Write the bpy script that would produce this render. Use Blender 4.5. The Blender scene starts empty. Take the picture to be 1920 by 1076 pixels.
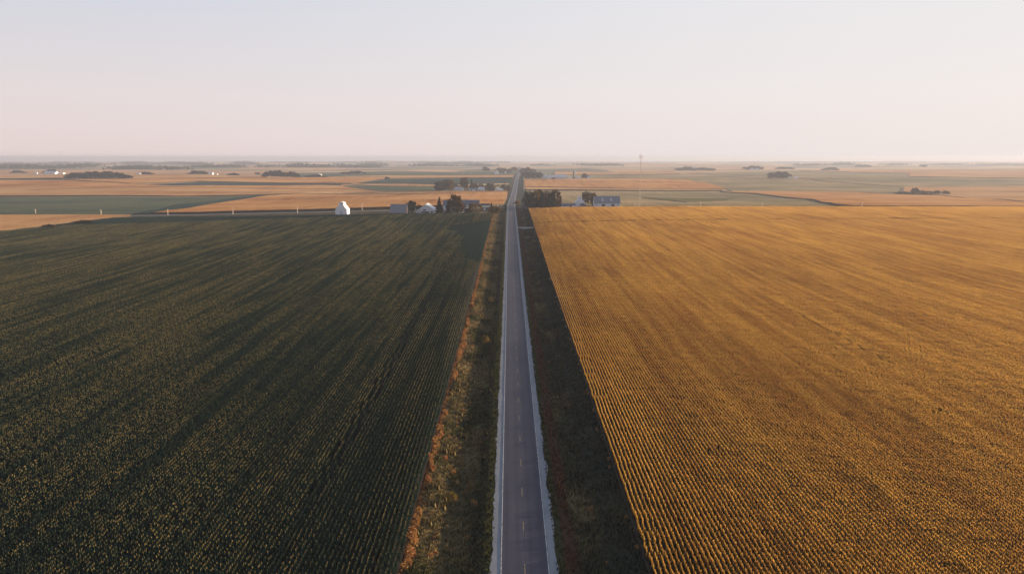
import bpy, math, random
import numpy as np
from mathutils import Vector, Matrix, noise
from mathutils.geometry import delaunay_2d_cdt

random.seed(7)
D = bpy.data
SC = bpy.context.scene
COL = SC.collection

# ------------------------------------------------------------------ camera
F = 1386.0                     # focal length in pixels of the 1920 px wide photograph
PITCH = math.radians(9.965)
YAW = math.atan(5 / F)         # the road runs along +Y, the camera looks a touch to the right
CAM = Vector((-2.15, 0.0, 57.0))
cam_d = D.cameras.new("camera")
cam_d.sensor_width = 36
cam_d.lens = F / 1920 * 36
cam_d.clip_start = 1
cam_d.clip_end = 80000
cam = D.objects.new("camera", cam_d)
COL.objects.link(cam)
cam.location = CAM
cam.rotation_euler = (math.pi / 2 - PITCH, 0, -YAW)
SC.camera = cam

FWD = Vector((math.sin(YAW) * math.cos(PITCH), math.cos(YAW) * math.cos(PITCH), -math.sin(PITCH)))
RGT = Vector((math.cos(YAW), -math.sin(YAW), 0))
UPV = RGT.cross(FWD)

# ------------------------------------------------------------------ terrain
PROF = [(-1000, 0), (300, 0), (500, 2), (680, 4), (810, 4), (950, 0), (1200, -7), (1450, -8), (1750, -5.5),
        (2100, -1), (2500, -3), (3200, 1.5), (4000, -3), (6000, -6), (9000, -8), (14000, -34), (20000, -70), (34000, -170), (40000, -200)]
ROADX = [(-1000, 0), (820, 0), (1100, 2.5), (1450, 8), (2100, 20), (3300, 44), (4500, 60), (9000, 120), (40000, 500)]


def lerp_tab(tab, t):
    if t <= tab[0][0]:
        return tab[0][1]
    for (a, va), (b, vb) in zip(tab, tab[1:]):
        if t <= b:
            k = (t - a) / (b - a)
            k = k * k * (3 - 2 * k)
            return va + (vb - va) * k
    return tab[-1][1]


def lin_tab(tab, t):
    for (a, va), (b, vb) in zip(tab, tab[1:]):
        if t <= b:
            return va + (vb - va) * max(0, (t - a) / (b - a))
    return tab[-1][1]


def sstep(a, b, t):
    k = min(1, max(0, (t - a) / (b - a)))
    return k * k * (3 - 2 * k)


def roadx(y):
    return lin_tab(ROADX, y)


def hgt(x, y):
    z = lerp_tab(PROF, y)
    z -= 8.5 * sstep(25, 420, -x) * sstep(150, 600, y) * (1 - sstep(1000, 1500, y))
    z += 0.5 * noise.noise((x / 160, y / 160, 3.3)) * sstep(22, 60, abs(x)) * sstep(60, 150, y)
    a = lin_tab([(0, 0), (850, 0), (1400, 5), (4000, 7), (7000, 14), (10000, 22), (40000, 20)], y)
    if a > 0:
        dx = abs(x - roadx(y))
        damp = 0.12 + 0.88 * sstep(30, 300 + 0.05 * y, dx)
        n = noise.noise((x / 620 + 5.1, y / 560, 0.7)) + 0.35 * noise.noise((x / 240, y / 260, 4.7)) * sstep(4000, 2000, y) + 0.5 * noise.noise((x / 2400, y / 1800, 9.0))
        z += a * damp * n
    return z


def ray(px, py):
    return FWD + RGT * ((px - 960) / F) + UPV * ((538 - py) / F)


def ground(px, py, lift=0.0):
    """the point of the terrain that the photograph shows at this pixel"""
    d = ray(px, py)
    d = d / math.hypot(d.x, d.y)
    if d.z > -0.0015:
        d.z = -0.0015
    t, step = 40.0, 4.0
    while t < 30000:
        p = CAM + d * t
        if p.z <= hgt(p.x, p.y) + lift:
            lo, hi = t - step, t
            for _ in range(24):
                m = (lo + hi) / 2
                p = CAM + d * m
                if p.z <= hgt(p.x, p.y) + lift:
                    hi = m
                else:
                    lo = m
            p = CAM + d * hi
            return Vector((p.x, p.y, hgt(p.x, p.y)))
        step = 2 + t * 0.006
        t += step
    p = CAM + d * 30000
    return Vector((p.x, p.y, hgt(p.x, p.y)))


def mpp(p):
    """metres per photograph pixel at a place"""
    return (p - CAM).dot(FWD) / F


# ------------------------------------------------------------------ node helpers
class NT:
    def __init__(self, name):
        self.m = D.materials.new(name)
        self.m.use_nodes = True
        self.t = self.m.node_tree
        self.t.nodes.clear()
        self.out = self.t.nodes.new("ShaderNodeOutputMaterial")

    def n(self, typ, _in=None, **kw):
        nd = self.t.nodes.new("ShaderNode" + typ)
        for k, v in kw.items():
            setattr(nd, k, v)
        for k, v in (_in or {}).items():
            s = nd.inputs[k]
            if isinstance(v, bpy.types.NodeSocket):
                self.t.links.new(v, s)
            else:
                s.default_value = v
        return nd

    def pos(self):
        return self.n("NewGeometry").outputs["Position"]

    def sep(self, v):
        o = self.n("SeparateXYZ", {0: v}).outputs
        return o[0], o[1], o[2]

    def math(self, op, a, b=0.0, c=0.0, clamp=False):
        nd = self.n("Math", {0: a, 1: b, 2: c}, operation=op)
        nd.use_clamp = clamp
        return nd.outputs[0]

    def noise(self, vec, scale, detail=3.0, rough=0.6, stretch=None):
        if stretch:
            vec = self.n("VectorMath", {0: vec, 1: stretch}, operation="MULTIPLY").outputs[0]
        return self.n("TexNoise", {"Vector": vec, "Scale": scale, "Detail": detail, "Roughness": rough}).outputs[0]

    def rng(self, v, a, b, c=0.0, d=1.0):
        return self.n("MapRange", {0: v, 1: a, 2: b, 3: c, 4: d}).outputs[0]

    def mix(self, fac, a, b, blend="MIX"):
        nd = self.n("Mix", data_type="RGBA", blend_type=blend)
        for i, v in ((0, fac), (6, a), (7, b)):
            if isinstance(v, bpy.types.NodeSocket):
                self.t.links.new(v, nd.inputs[i])
            else:
                nd.inputs[i].default_value = (*v, 1) if isinstance(v, tuple) and len(v) == 3 else v
        return nd.outputs[2]

    def ramp(self, fac, stops, interp="LINEAR"):
        nd = self.n("ValToRGB", {0: fac})
        cr = nd.color_ramp
        cr.interpolation = interp
        while len(cr.elements) < len(stops):
            cr.elements.new(0.5)
        for e, (p, c) in zip(cr.elements, stops):
            e.position = p
            e.color = (*c, 1)
        return nd.outputs[0]

    def done(self, color, rough=0.9, transl=0.0, spec=0.2, normal=None):
        if transl > 0:
            a = self.n("BsdfDiffuse", {"Color": color}).outputs[0]
            b = self.n("BsdfTranslucent", {"Color": color}).outputs[0]
            s = self.n("MixShader", {0: transl, 1: a, 2: b}).outputs[0]
        else:
            i = {"Base Color": color, "Roughness": rough, "Specular IOR Level": spec}
            if normal is not None:
                i["Normal"] = normal
            s = self.n("BsdfPrincipled", i).outputs[0]
        self.t.links.new(s, self.out.inputs[0])
        return self.m


def rgb(nt, c):
    nd = nt.n("RGB")
    nd.outputs[0].default_value = (*c, 1)
    return nd.outputs[0]


# ------------------------------------------------------------------ object helpers
def tag(o, label=None, cat=None, group=None, kind=None):
    for k, v in (("label", label), ("category", cat), ("group", group), ("kind", kind)):
        if v:
            o[k] = v
    return o


def mesh_obj(name, verts, faces, mat, parent=None, mats=None, mi=None, smooth=False, link=True):
    me = D.meshes.new(name)
    me.from_pydata([tuple(v) for v in verts], [], faces)
    for m in (mats or [mat]):
        me.materials.append(m)
    if mi is not None:
        me.polygons.foreach_set("material_index", mi)
    if smooth:
        me.polygons.foreach_set("use_smooth", [True] * len(me.polygons))
    me.update()
    o = D.objects.new(name, me)
    if link:
        COL.objects.link(o)
    if parent:
        o.parent = parent
    return o


class MB:
    """collects shapes for one mesh"""
    def __init__(self):
        self.v, self.f, self.mi = [], [], []

    def face(self, pts, mi=0):
        i = len(self.v)
        self.v += [tuple(p) for p in pts]
        self.f.append(tuple(range(i, i + len(pts))))
        self.mi.append(mi)

    def box(self, x0, x1, y0, y1, z0, z1, mi=0):
        i = len(self.v)
        self.v += [(x0, y0, z0), (x1, y0, z0), (x1, y1, z0), (x0, y1, z0), (x0, y0, z1), (x1, y0, z1), (x1, y1, z1), (x0, y1, z1)]
        for q in ((0, 3, 2, 1), (4, 5, 6, 7), (0, 1, 5, 4), (1, 2, 6, 5), (2, 3, 7, 6), (3, 0, 4, 7)):
            self.f.append(tuple(i + k for k in q))
            self.mi.append(mi)

    def prism(self, prof, a0, a1, axis, mi=0):
        """profile of (s, z) points run along x or y"""
        n, i = len(prof), len(self.v)
        for a in (a0, a1):
            for s, z in prof:
                self.v.append((a, s, z) if axis == "x" else (s, a, z))
        for k in range(n):
            k2 = (k + 1) % n
            self.f.append((i + k, i + k2, i + n + k2, i + n + k))
            self.mi.append(mi)
        self.f.append(tuple(i + k for k in reversed(range(n))))
        self.f.append(tuple(i + n + k for k in range(n)))
        self.mi += [mi, mi]

    def tube(self, pts, rads, seg=6, mi=0, cap=True):
        pts = [Vector(p) for p in pts]
        rings = []
        for k, p in enumerate(pts):
            d = (pts[min(k + 1, len(pts) - 1)] - pts[max(k - 1, 0)]).normalized()
            a = d.cross(Vector((0.3, 0.9, 0.1)))
            if a.length < 1e-3:
                a = d.cross(Vector((1, 0, 0)))
            a.normalize()
            b = d.cross(a)
            i = len(self.v)
            for s in range(seg):
                t = 2 * math.pi * s / seg
                self.v.append(tuple(p + (a * math.cos(t) + b * math.sin(t)) * rads[k]))
            rings.append(i)
        for r0, r1 in zip(rings, rings[1:]):
            for s in range(seg):
                s2 = (s + 1) % seg
                self.f.append((r0 + s, r0 + s2, r1 + s2, r1 + s))
                self.mi.append(mi)
        if cap:
            self.f.append(tuple(rings[-1] + s for s in range(seg)))
            self.f.append(tuple(rings[0] + s for s in reversed(range(seg))))
            self.mi += [mi, mi]

    def build(self, name, mat, parent=None, mats=None, smooth=False, link=True):
        return mesh_obj(name, self.v, self.f, mat, parent, mats, self.mi if mats else None, smooth, link)


def empty(name, loc, rz=0.0):
    o = D.objects.new(name, None)
    o.empty_display_size = 0.5
    COL.objects.link(o)
    o.location = loc
    o.rotation_euler = (0, 0, rz)
    return o


def copy_tree(o):
    r = o.copy()
    COL.objects.link(r)
    for ch in o.children:
        c = ch.copy()
        COL.objects.link(c)
        c.parent = r
    return r


# ------------------------------------------------------------------ materials
def simple(name, c, rough=0.8, var=0.15, scale=1.5, spec=0.25, streak=None):
    nt = NT(name)
    v = nt.noise(nt.n("TexCoord").outputs["Object"], scale, 4, 0.6, streak)
    k = nt.rng(v, 0.3, 0.7, 1 - var, 1 + var)
    col = nt.mix(1.0, c, nt.n("CombineColor", {0: k, 1: k, 2: k}).outputs[0], "MULTIPLY")
    return nt.done(col, rough, spec=spec)


M = {}
M["white_wall"] = simple("white_siding", (0.72, 0.72, 0.72), 0.7, 0.06, 0.8, streak=(0.2, 0.2, 6))
M["white_metal"] = simple("white_sheet_metal", (0.62, 0.63, 0.65), 0.5, 0.06, 0.7)
M["pale_wall"] = simple("pale_sheet_wall", (0.5, 0.52, 0.53), 0.6, 0.12, 1.0, streak=(4, 4, 0.3))
M["blue_roof"] = simple("slate_blue_roof", (0.14, 0.15, 0.19), 0.6, 0.15, 1.0, streak=(3, 3, 0.4))
M["grey_roof"] = simple("grey_metal_roof", (0.21, 0.2, 0.215), 0.5, 0.2, 0.6, streak=(4, 1, 1))
M["dark_roof"] = simple("dark_shingle_roof", (0.06, 0.055, 0.06), 0.85, 0.25, 2.0)
M["brown_wall"] = simple("weathered_board_wall", (0.14, 0.09, 0.07), 0.9, 0.3, 1.0, streak=(5, 5, 0.3))
M["red_wall"] = simple("faded_red_board", (0.25, 0.1, 0.07), 0.9, 0.3, 1.0, streak=(5, 5, 0.3))
M["skylight"] = simple("translucent_panel", (0.42, 0.42, 0.44), 0.5, 0.05)
M["glass"] = simple("dark_window_glass", (0.03, 0.035, 0.045), 0.15, 0.1, spec=0.5)
M["door"] = simple("door_paint", (0.1, 0.1, 0.12), 0.6, 0.1)
M["brick"] = simple("chimney_masonry", (0.55, 0.5, 0.47), 0.9, 0.2, 4)
M["concrete"] = simple("silo_concrete", (0.42, 0.4, 0.38), 0.9, 0.15, 1.5, streak=(1, 1, 4))
M["dark_silo"] = simple("dark_silo_steel", (0.06, 0.065, 0.09), 0.5, 0.15, 1.0)
M["tyre"] = simple("tyre_rubber", (0.02, 0.02, 0.02), 0.9, 0.1)
M["pole_wood"] = simple("pole_wood", (0.66, 0.53, 0.42), 0.9, 0.2, 2, streak=(6, 6, 0.4))
M["insulator"] = simple("insulator_glaze", (0.5, 0.5, 0.5), 0.4, 0.05)
M["mast_steel"] = simple("mast_galvanised_steel", (0.62, 0.5, 0.42), 0.6, 0.1)
M["antenna"] = simple("antenna_housing", (0.85, 0.8, 0.72), 0.5, 0.05)
M["bark"] = simple("tree_bark", (0.07, 0.05, 0.04), 0.95, 0.3, 3)


def leaf_mat(name, col_a, col_b, transl=0.3):
    """col_a..col_b per leaf clump, tinted by the object's own colour"""
    nt = NT(name)
    at = nt.n("Attribute", attribute_name="tint").outputs["Fac"]
    tint = nt.n("ObjectInfo").outputs["Color"]
    c = nt.mix(at, col_a, col_b)
    c = nt.mix(1.0, c, tint, "MULTIPLY")
    return nt.done(c, transl=transl)


M["leaf"] = leaf_mat("tree_foliage", (0.024, 0.034, 0.016), (0.10, 0.082, 0.03), 0.22)
M["conifer"] = leaf_mat("conifer_needles", (0.02, 0.03, 0.02), (0.06, 0.055, 0.03), 0.1)


def field_mat(name, stops, scale=1.0, lane=0.5):
    """crop seen from far off: rows along Y, mottled, with pale lanes"""
    nt = NT(name)
    p = nt.pos()
    big = nt.noise(p, 0.006 * scale, 4, 0.55, (0.7, 1, 1))
    st = nt.noise(p, 0.12 * scale, 3, 0.6, (1, 0.06, 1))
    fine = nt.noise(p, 0.6, 3, 0.7)
    v = nt.math("ADD", nt.math("MULTIPLY", big, 0.6), nt.math("ADD", nt.math("MULTIPLY", st, 0.28), nt.math("MULTIPLY", fine, 0.16)))
    # the canopy is a thicket of upright leaves, not a flat sheet
    rn = nt.n("TexNoise", {"Vector": p, "Scale": 1.3, "Detail": 1.0}).outputs[1]
    rn = nt.n("VectorMath", {0: rn, 1: (0.5, 0.5, 0.5)}, operation="SUBTRACT").outputs[0]
    rn = nt.n("VectorMath", {0: rn, 1: (9.0, 8.0, 2.0)}, operation="MULTIPLY").outputs[0]
    nn = nt.n("VectorMath", {0: nt.n("VectorMath", {0: nt.n("NewGeometry").outputs["Normal"], 1: (1, 1, 1.25)}, operation="MULTIPLY").outputs[0], 1: rn}, operation="ADD").outputs[0]
    nn = nt.n("VectorMath", {0: nn}, operation="NORMALIZE").outputs[0]
    return nt.done(nt.ramp(nt.rng(v, 0.37, 0.66), stops), 0.95, spec=0.0, normal=nn)


M["orange"] = field_mat("dry_orange_crop", [(0.0, (0.32, 0.13, 0.04)), (0.45, (0.6, 0.285, 0.1)), (1.0, (0.78, 0.44, 0.18))])
M["tan"] = field_mat("tan_stubble", [(0.0, (0.38, 0.18, 0.07)), (0.5, (0.6, 0.32, 0.135)), (1.0, (0.74, 0.46, 0.21))])
M["olive"] = field_mat("olive_crop", [(0.0, (0.1, 0.1, 0.05)), (0.5, (0.18, 0.165, 0.075)), (1.0, (0.28, 0.22, 0.09))])
M["green"] = field_mat("grey_green_crop", [(0.0, (0.055, 0.08, 0.055)), (0.5, (0.105, 0.13, 0.082)), (1.0, (0.18, 0.17, 0.09))])
M["teal"] = field_mat("dark_green_crop", [(0.0, (0.028, 0.058, 0.052)), (0.5, (0.045, 0.08, 0.068)), (1.0, (0.075, 0.105, 0.08))])
M["sage"] = field_mat("pale_sage_crop", [(0.0, (0.19, 0.16, 0.085)), (0.45, (0.32, 0.25, 0.13)), (1.0, (0.55, 0.38, 0.2))])
M["brown"] = field_mat("brown_crop", [(0.0, (0.13, 0.08, 0.04)), (0.5, (0.22, 0.13, 0.06)), (1.0, (0.3, 0.19, 0.09))])


def ground_material():
    nt = NT("farmland")
    p = nt.pos()
    w = nt.n("VectorMath", {0: p, 1: nt.n("VectorMath", {0: nt.n("TexNoise", {"Vector": p, "Scale": 0.0014, "Detail": 2.0}).outputs[1], 1: (420, 300, 0)}, operation="MULTIPLY").outputs[0]}, operation="ADD").outputs[0]
    q = nt.n("VectorMath", {0: w, 1: (1 / 620, 1 / 330, 0)}, operation="MULTIPLY").outputs[0]
    cell = nt.n("VectorMath", {0: q}, operation="FLOOR").outputs[0]
    wn = nt.n("TexWhiteNoise", {"Vector": cell}, noise_dimensions="2D").outputs[0]
    c = nt.ramp(wn, [(0.0, (0.66, 0.4, 0.2)), (0.3, (0.2, 0.19, 0.115)), (0.44, (0.58, 0.31, 0.14)), (0.64, (0.36, 0.27, 0.15)), (0.76, (0.5, 0.31, 0.16)), (0.9, (0.13, 0.15, 0.1))], "CONSTANT")  # cell colours paled to paint haze over the far plain
    big = nt.rng(nt.noise(p, 0.004, 4, 0.6), 0.3, 0.7, 0.72, 1.28)
    c = nt.mix(1.0, c, nt.n("CombineColor", {0: big, 1: big, 2: big}).outputs[0], "MULTIPLY")
    # the bare earth and short grass between the near fields
    x, y, z = nt.sep(p)
    near = nt.rng(y, 900, 1000, 0, 1)
    g = nt.mix(nt.rng(nt.noise(p, 0.08, 4, 0.65), 0.35, 0.65), (0.05, 0.06, 0.03), (0.16, 0.1, 0.045))
    c = nt.mix(near, g, c)
    return nt.done(c, 0.97, spec=0.03)


M["ground"] = ground_material()
M["stalk_shade"] = simple("crop_edge_stalk_shade", (0.07, 0.05, 0.028), 0.95, 0.35, 0.4, streak=(1, 1, 0.2))  # dark stalk colour doubles as painted self-shade on the crop walls
M["soil"] = simple("dark_field_soil", (0.045, 0.032, 0.022), 0.95, 0.3, 0.5)


def asphalt_mat():
    nt = NT("asphalt")
    p = nt.pos()
    x, y, z = nt.sep(p)
    ax = nt.math("ABSOLUTE", x)
    # two wheel tracks in each lane
    tr = nt.math("ABSOLUTE", nt.math("SUBTRACT", ax, 1.75))
    tr = nt.math("ABSOLUTE", nt.math("SUBTRACT", tr, 0.85))
    tr = nt.rng(tr, 0.0, 0.55, 1, 0)
    base = nt.noise(p, 0.5, 5, 0.65, (1, 0.12, 1))
    grain = nt.noise(p, 18, 2, 0.7)
    k = nt.math("ADD", nt.math("MULTIPLY", base, 0.5), nt.math("MULTIPLY", grain, 0.5))
    c = nt.ramp(k, [(0.3, (0.038, 0.037, 0.056)), (0.7, (0.07, 0.068, 0.096))])
    c = nt.mix(nt.math("MULTIPLY", tr, nt.rng(nt.noise(p, 0.09, 3, 0.6, (1, 0.25, 1)), 0.35, 0.65, 0.3, 0.9)), c, (0.034, 0.032, 0.048))
    # seams and cross cracks
    cr = nt.noise(p, 0.35, 3, 0.7, (0.25, 1.6, 1))
    cr = nt.rng(nt.math("ABSOLUTE", nt.math("SUBTRACT", cr, 0.5)), 0.0, 0.008, 0.75, 0)
    c = nt.mix(cr, c, (0.025, 0.022, 0.028))
    seam = nt.rng(nt.math("ABSOLUTE", nt.math("SUBTRACT", x, 0.12)), 0.02, 0.07, 0.7, 0)
    c = nt.mix(seam, c, (0.03, 0.027, 0.033))
    return nt.done(c, 0.78, spec=0.4)


M["asphalt"] = asphalt_mat()


def gravel_mat(name, a, b):
    nt = NT(name)
    p = nt.pos()
    k = nt.math("ADD", nt.math("MULTIPLY", nt.noise(p, 9, 2, 0.7), 0.5), nt.math("MULTIPLY", nt.noise(p, 0.6, 4, 0.6, (1, 0.3, 1)), 0.5))
    return nt.done(nt.ramp(k, [(0.35, a), (0.65, b)]), 0.95, spec=0.1)


M["gravel"] = gravel_mat("pale_gravel", (0.21, 0.215, 0.225), (0.33, 0.335, 0.345))
M["gravel_road"] = gravel_mat("lane_gravel", (0.26, 0.24, 0.23), (0.4, 0.37, 0.35))


def paint_mat(name, c):
    nt = NT(name)
    p = nt.pos()
    wear = nt.rng(nt.noise(p, 5, 4, 0.75, (1, 0.3, 1)), 0.42, 0.68)
    return nt.done(nt.mix(wear, c, (0.12, 0.11, 0.12)), 0.7)


M["white_paint"] = paint_mat("white_line_paint", (0.62, 0.62, 0.62))
M["yellow_paint"] = paint_mat("yellow_line_paint", (0.5, 0.35, 0.17))


def zone_color(nt, near_only=True):
    """what grows at which distance from the road, with patches along it"""
    p = nt.pos()
    x, y, z = nt.sep(p)
    wob = nt.math("MULTIPLY", nt.math("SUBTRACT", nt.noise(p, 0.12, 3, 0.6, (1, 0.3, 1)), 0.5), 2.2)
    xx = nt.math("ADD", x, wob)
    n1 = nt.noise(p, 0.22, 4, 0.65)
    n2 = nt.noise(p, 0.07, 3, 0.6, (1, 0.7, 1))
    green = nt.mix(n1, (0.03, 0.036, 0.014), (0.09, 0.085, 0.032))
    straw = nt.mix(n1, (0.1, 0.078, 0.034), (0.3, 0.215, 0.095))
    rust = nt.mix(n1, (0.075, 0.032, 0.02), (0.14, 0.065, 0.035))
    dark = nt.mix(n1, (0.026, 0.032, 0.017), (0.08, 0.07, 0.032))
    left = nt.mix(nt.rng(n2, 0.4, 0.55), green, straw)
    left = nt.mix(nt.rng(xx, -8.6, -7.4), left, dark)
    left = nt.mix(nt.rng(xx, -6.3, -5.6), left, green)
    left = nt.mix(nt.rng(xx, -17.4, -16.4, 1, 0), left, nt.mix(n1, (0.2, 0.08, 0.03), (0.36, 0.17, 0.07)))
    right = nt.mix(nt.rng(xx, 5.4, 5.9), green, rust)
    right = nt.mix(nt.rng(xx, 7.4, 8.4), right, nt.mix(nt.rng(n2, 0.5, 0.66), dark, straw))
    right = nt.mix(nt.rng(xx, 11.5, 13.0), right, nt.mix(nt.rng(n2, 0.42, 0.6), (0.024, 0.038, 0.026), dark))
    return nt.mix(nt.rng(x, -0.5, 0.5), left, right)


def verge_mat(transl):
    nt = NT("verge_grass_blades" if transl else "verge_turf")
    c = zone_color(nt)
    if transl:
        at = nt.n("Attribute", attribute_name="tint").outputs["Fac"]
        k = nt.rng(at, 0, 1, 0.3, 2.1)
        c = nt.mix(1.0, c, nt.n("CombineColor", {0: k, 1: k, 2: k}).outputs[0], "MULTIPLY")
        return nt.done(c, transl=transl)
    return nt.done(nt.mix(0.4, c, (0.02, 0.02, 0.012)), 0.95, spec=0.05)


M["turf"] = verge_mat(0)
M["blade"] = verge_mat(0.25)


def weed_mat():
    nt = NT("rusty_weed")
    at = nt.n("Attribute", attribute_name="tint").outputs["Fac"]
    n = nt.rng(nt.noise(nt.pos(), 0.3, 3, 0.6), 0.4, 0.6)
    a = nt.mix(at, (0.09, 0.042, 0.02), (0.58, 0.27, 0.105))
    b = nt.mix(at, (0.1, 0.06, 0.025), (0.5, 0.28, 0.1))
    return nt.done(nt.mix(n, a, b), transl=0.3)


M["weed"] = weed_mat()
M["straw_leaf"] = leaf_mat("straw_shrub_leaf", (0.1, 0.07, 0.03), (0.3, 0.2, 0.09), 0.25)


def corn_mat(name, kind):
    nt = NT(name)
    p = nt.pos()
    at = nt.n("Attribute", attribute_name="tint").outputs["Fac"]       # random per leaf
    ts = nt.n("Attribute", attribute_name="tassel").outputs["Fac"]     # 1 on the tassels
    big = nt.noise(p, 0.012, 4, 0.6, (1.6, 0.6, 1))
    st = nt.noise(p, 0.34, 3, 0.65, (1, 0.03, 1))
    pat = nt.noise(p, 0.07, 4, 0.7, (1, 0.35, 1))
    v = nt.math("ADD", nt.math("ADD", nt.math("MULTIPLY", big, 0.3), nt.math("MULTIPLY", st, 0.5)), nt.math("MULTIPLY", pat, 0.2))
    if kind == "gold":
        v = nt.rng(v, 0.41, 0.57)
        leaf = nt.mix(v, nt.mix(at, (0.24, 0.1, 0.022), (0.48, 0.22, 0.045)), nt.mix(at, (0.48, 0.222, 0.026), (0.78, 0.445, 0.07)))
        top = nt.mix(v, (0.56, 0.29, 0.06), (0.8, 0.49, 0.11))
    else:
        v = nt.rng(v, 0.445, 0.555)
        leaf = nt.mix(v, nt.mix(at, (0.010, 0.027, 0.023), (0.028, 0.052, 0.038)), nt.mix(at, (0.012, 0.036, 0.029), (0.042, 0.07, 0.043)))
        top = nt.mix(v, (0.055, 0.075, 0.045), (0.29, 0.23, 0.09))
    low = nt.math("MULTIPLY", ts, -1.0, clamp=True)                    # 1 on the lower, greener leaves, darkened to paint in row-gap shade
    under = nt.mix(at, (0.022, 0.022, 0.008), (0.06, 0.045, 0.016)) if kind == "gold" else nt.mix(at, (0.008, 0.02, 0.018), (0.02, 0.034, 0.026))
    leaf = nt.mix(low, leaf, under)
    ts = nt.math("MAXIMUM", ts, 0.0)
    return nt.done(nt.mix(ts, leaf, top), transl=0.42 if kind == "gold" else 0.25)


M["corn_gold"] = corn_mat("golden_corn", "gold")
M["corn_dark"] = corn_mat("dark_green_corn", "dark")


def plain_corn():
    nt = NT("unripe_corn")
    at = nt.n("Attribute", attribute_name="tint").outputs["Fac"]
    n = nt.noise(nt.pos(), 0.05, 4, 0.6, (1, 0.3, 1))
    return nt.done(nt.mix(nt.math("MULTIPLY", at, n), (0.016, 0.034, 0.028), (0.045, 0.075, 0.056)), transl=0.15)


M["corn_unripe"] = plain_corn()

# ------------------------------------------------------------------ ground sheet
ROWS = [-400, -200, -60, 0, 40]
y = 60.0
while y < 33500:
    ROWS.append(y)
    y += max(14, y * 0.022)
ROWS.append(34000)
FIX = [-26, -19, -17.6, -8, 8, 17.6, 19, 26]


def base_h(x, y):
    """terrain with a trough under the road bed and ditches"""
    d = abs(x - roadx(y))
    if y < 815 and d < 12:
        return hgt(x, y) - 2.6
    return hgt(x, y)


gv, gf = [], []
NS = 70
for y in ROWS:
    c = roadx(y)
    w = 1.15 * (abs(y) + 420)
    left = [-26 - (w - 26) * (k / NS) ** 1.25 for k in range(NS, 0, -1)]
    xs = left + FIX + [-v for v in reversed(left)]
    for x in xs:
        gv.append((c + x, y, base_h(c + x, y) if abs(x) != 26 else hgt(c + x, y)))
nc = NS * 2 + len(FIX)
for r in range(len(ROWS) - 1):
    for k in range(nc - 1):
        a = r * nc + k
        gf.append((a, a + 1, a + nc + 1, a + nc))
tag(mesh_obj("ground", gv, gf, M["ground"], smooth=True), kind="structure")


def ribbon(name, offs, mat, y0, y1, lift, cross=None, dy=None):
    """a strip along the road; offs = lateral offsets, cross = height of each"""
    ys = sorted(set([y0, y1] + [r for r in ROWS if y0 < r < y1] + ([y0 + dy * k for k in range(int((y1 - y0) / dy))] if dy else [])))
    v, f = [], []
    n = len(offs)
    for y in ys:
        c = roadx(y)
        for k, o in enumerate(offs):
            oo = o(y) if callable(o) else o
            dz = cross[k] if cross else 0
            v.append((c + oo, y, hgt(c, y) + lift + dz))
    for r in range(len(ys) - 1):
        for k in range(n - 1):
            a = r * n + k
            f.append((a, a + 1, a + n + 1, a + n))
    return tag(mesh_obj(name, v, f, mat, smooth=True), kind="structure")


def wobble(base, amp, seed):
    return lambda y: base + amp * noise.noise((y / 7.0, seed, 0)) + amp * 0.8 * noise.noise((y / 1.6, seed + 7, 0))


ribbon("road", [-3.45, 0, 3.45], M["asphalt"], -300, 5200, 0.30, [0, 0.06, 0])
ribbon("road_shoulder", [wobble(-4.75, 0.5, 2), -3.30], M["gravel"], -300, 815, 0.27, [-0.06, 0.0], dy=2.0)
ribbon("road_shoulder", [3.30, wobble(4.65, 0.5, 5)], M["gravel"], -300, 815, 0.27, [0.0, -0.06], dy=2.0)
ribbon("road_shoulder", [-4.6, -3.30], M["gravel"], 815, 5200, 0.27)
ribbon("road_shoulder", [3.30, 4.6], M["gravel"], 815, 5200, 0.27)
ribbon("edge_line", [-3.40, -3.27], M["white_paint"], -300, 2600, 0.312)
ribbon("edge_line", [3.27, 3.40], M["white_paint"], -300, 2600, 0.312)

# broken centre line
v, f = [], []
y = 20.0
while y < 1500:
    c = roadx(y)
    i = len(v)
    z0, z1 = hgt(c, y), hgt(c, y + 3.05)
    v += [(c - 0.05, y, z0 + 0.366), (c + 0.05, y, z0 + 0.366), (c + 0.05, y + 3.05, z1 + 0.366), (c - 0.05, y + 3.05, z1 + 0.366)]
    f.append((i, i + 1, i + 2, i + 3))
    y += 12.2
tag(mesh_obj("centre_line", v, f, M["yellow_paint"]), kind="structure")

# verges: from the gravel down into the ditch and up to the field edge
DITCH = [(4.2, 0.16), (5.6, 0.0), (7.2, -0.55), (9.3, -1.15), (11.0, -1.25), (13.0, -0.7), (15.2, -0.12), (17.0, 0.03), (18.6, 0.04)]


def ditch_h(d):
    for (a, va), (b, vb) in zip(DITCH, DITCH[1:]):
        if d <= b:
            return va + (vb - va) * (d - a) / (b - a)
    return 0.04


ribbon("grass_verge", [-d for d, _ in reversed(DITCH)], M["turf"], -300, 815, 0.05, [h for _, h in reversed(DITCH)])
ribbon("grass_verge", [d for d, _ in DITCH], M["turf"], -300, 815, 0.05, [h for _, h in DITCH])
ribbon("grass_verge", [-17, -9, -4.5], M["turf"], 820, 4200, 0.16, [-0.12, 0.02, 0.05])
ribbon("grass_verge", [4.5, 9, 17], M["turf"], 820, 4200, 0.16, [0.05, 0.02, -0.12])


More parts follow.
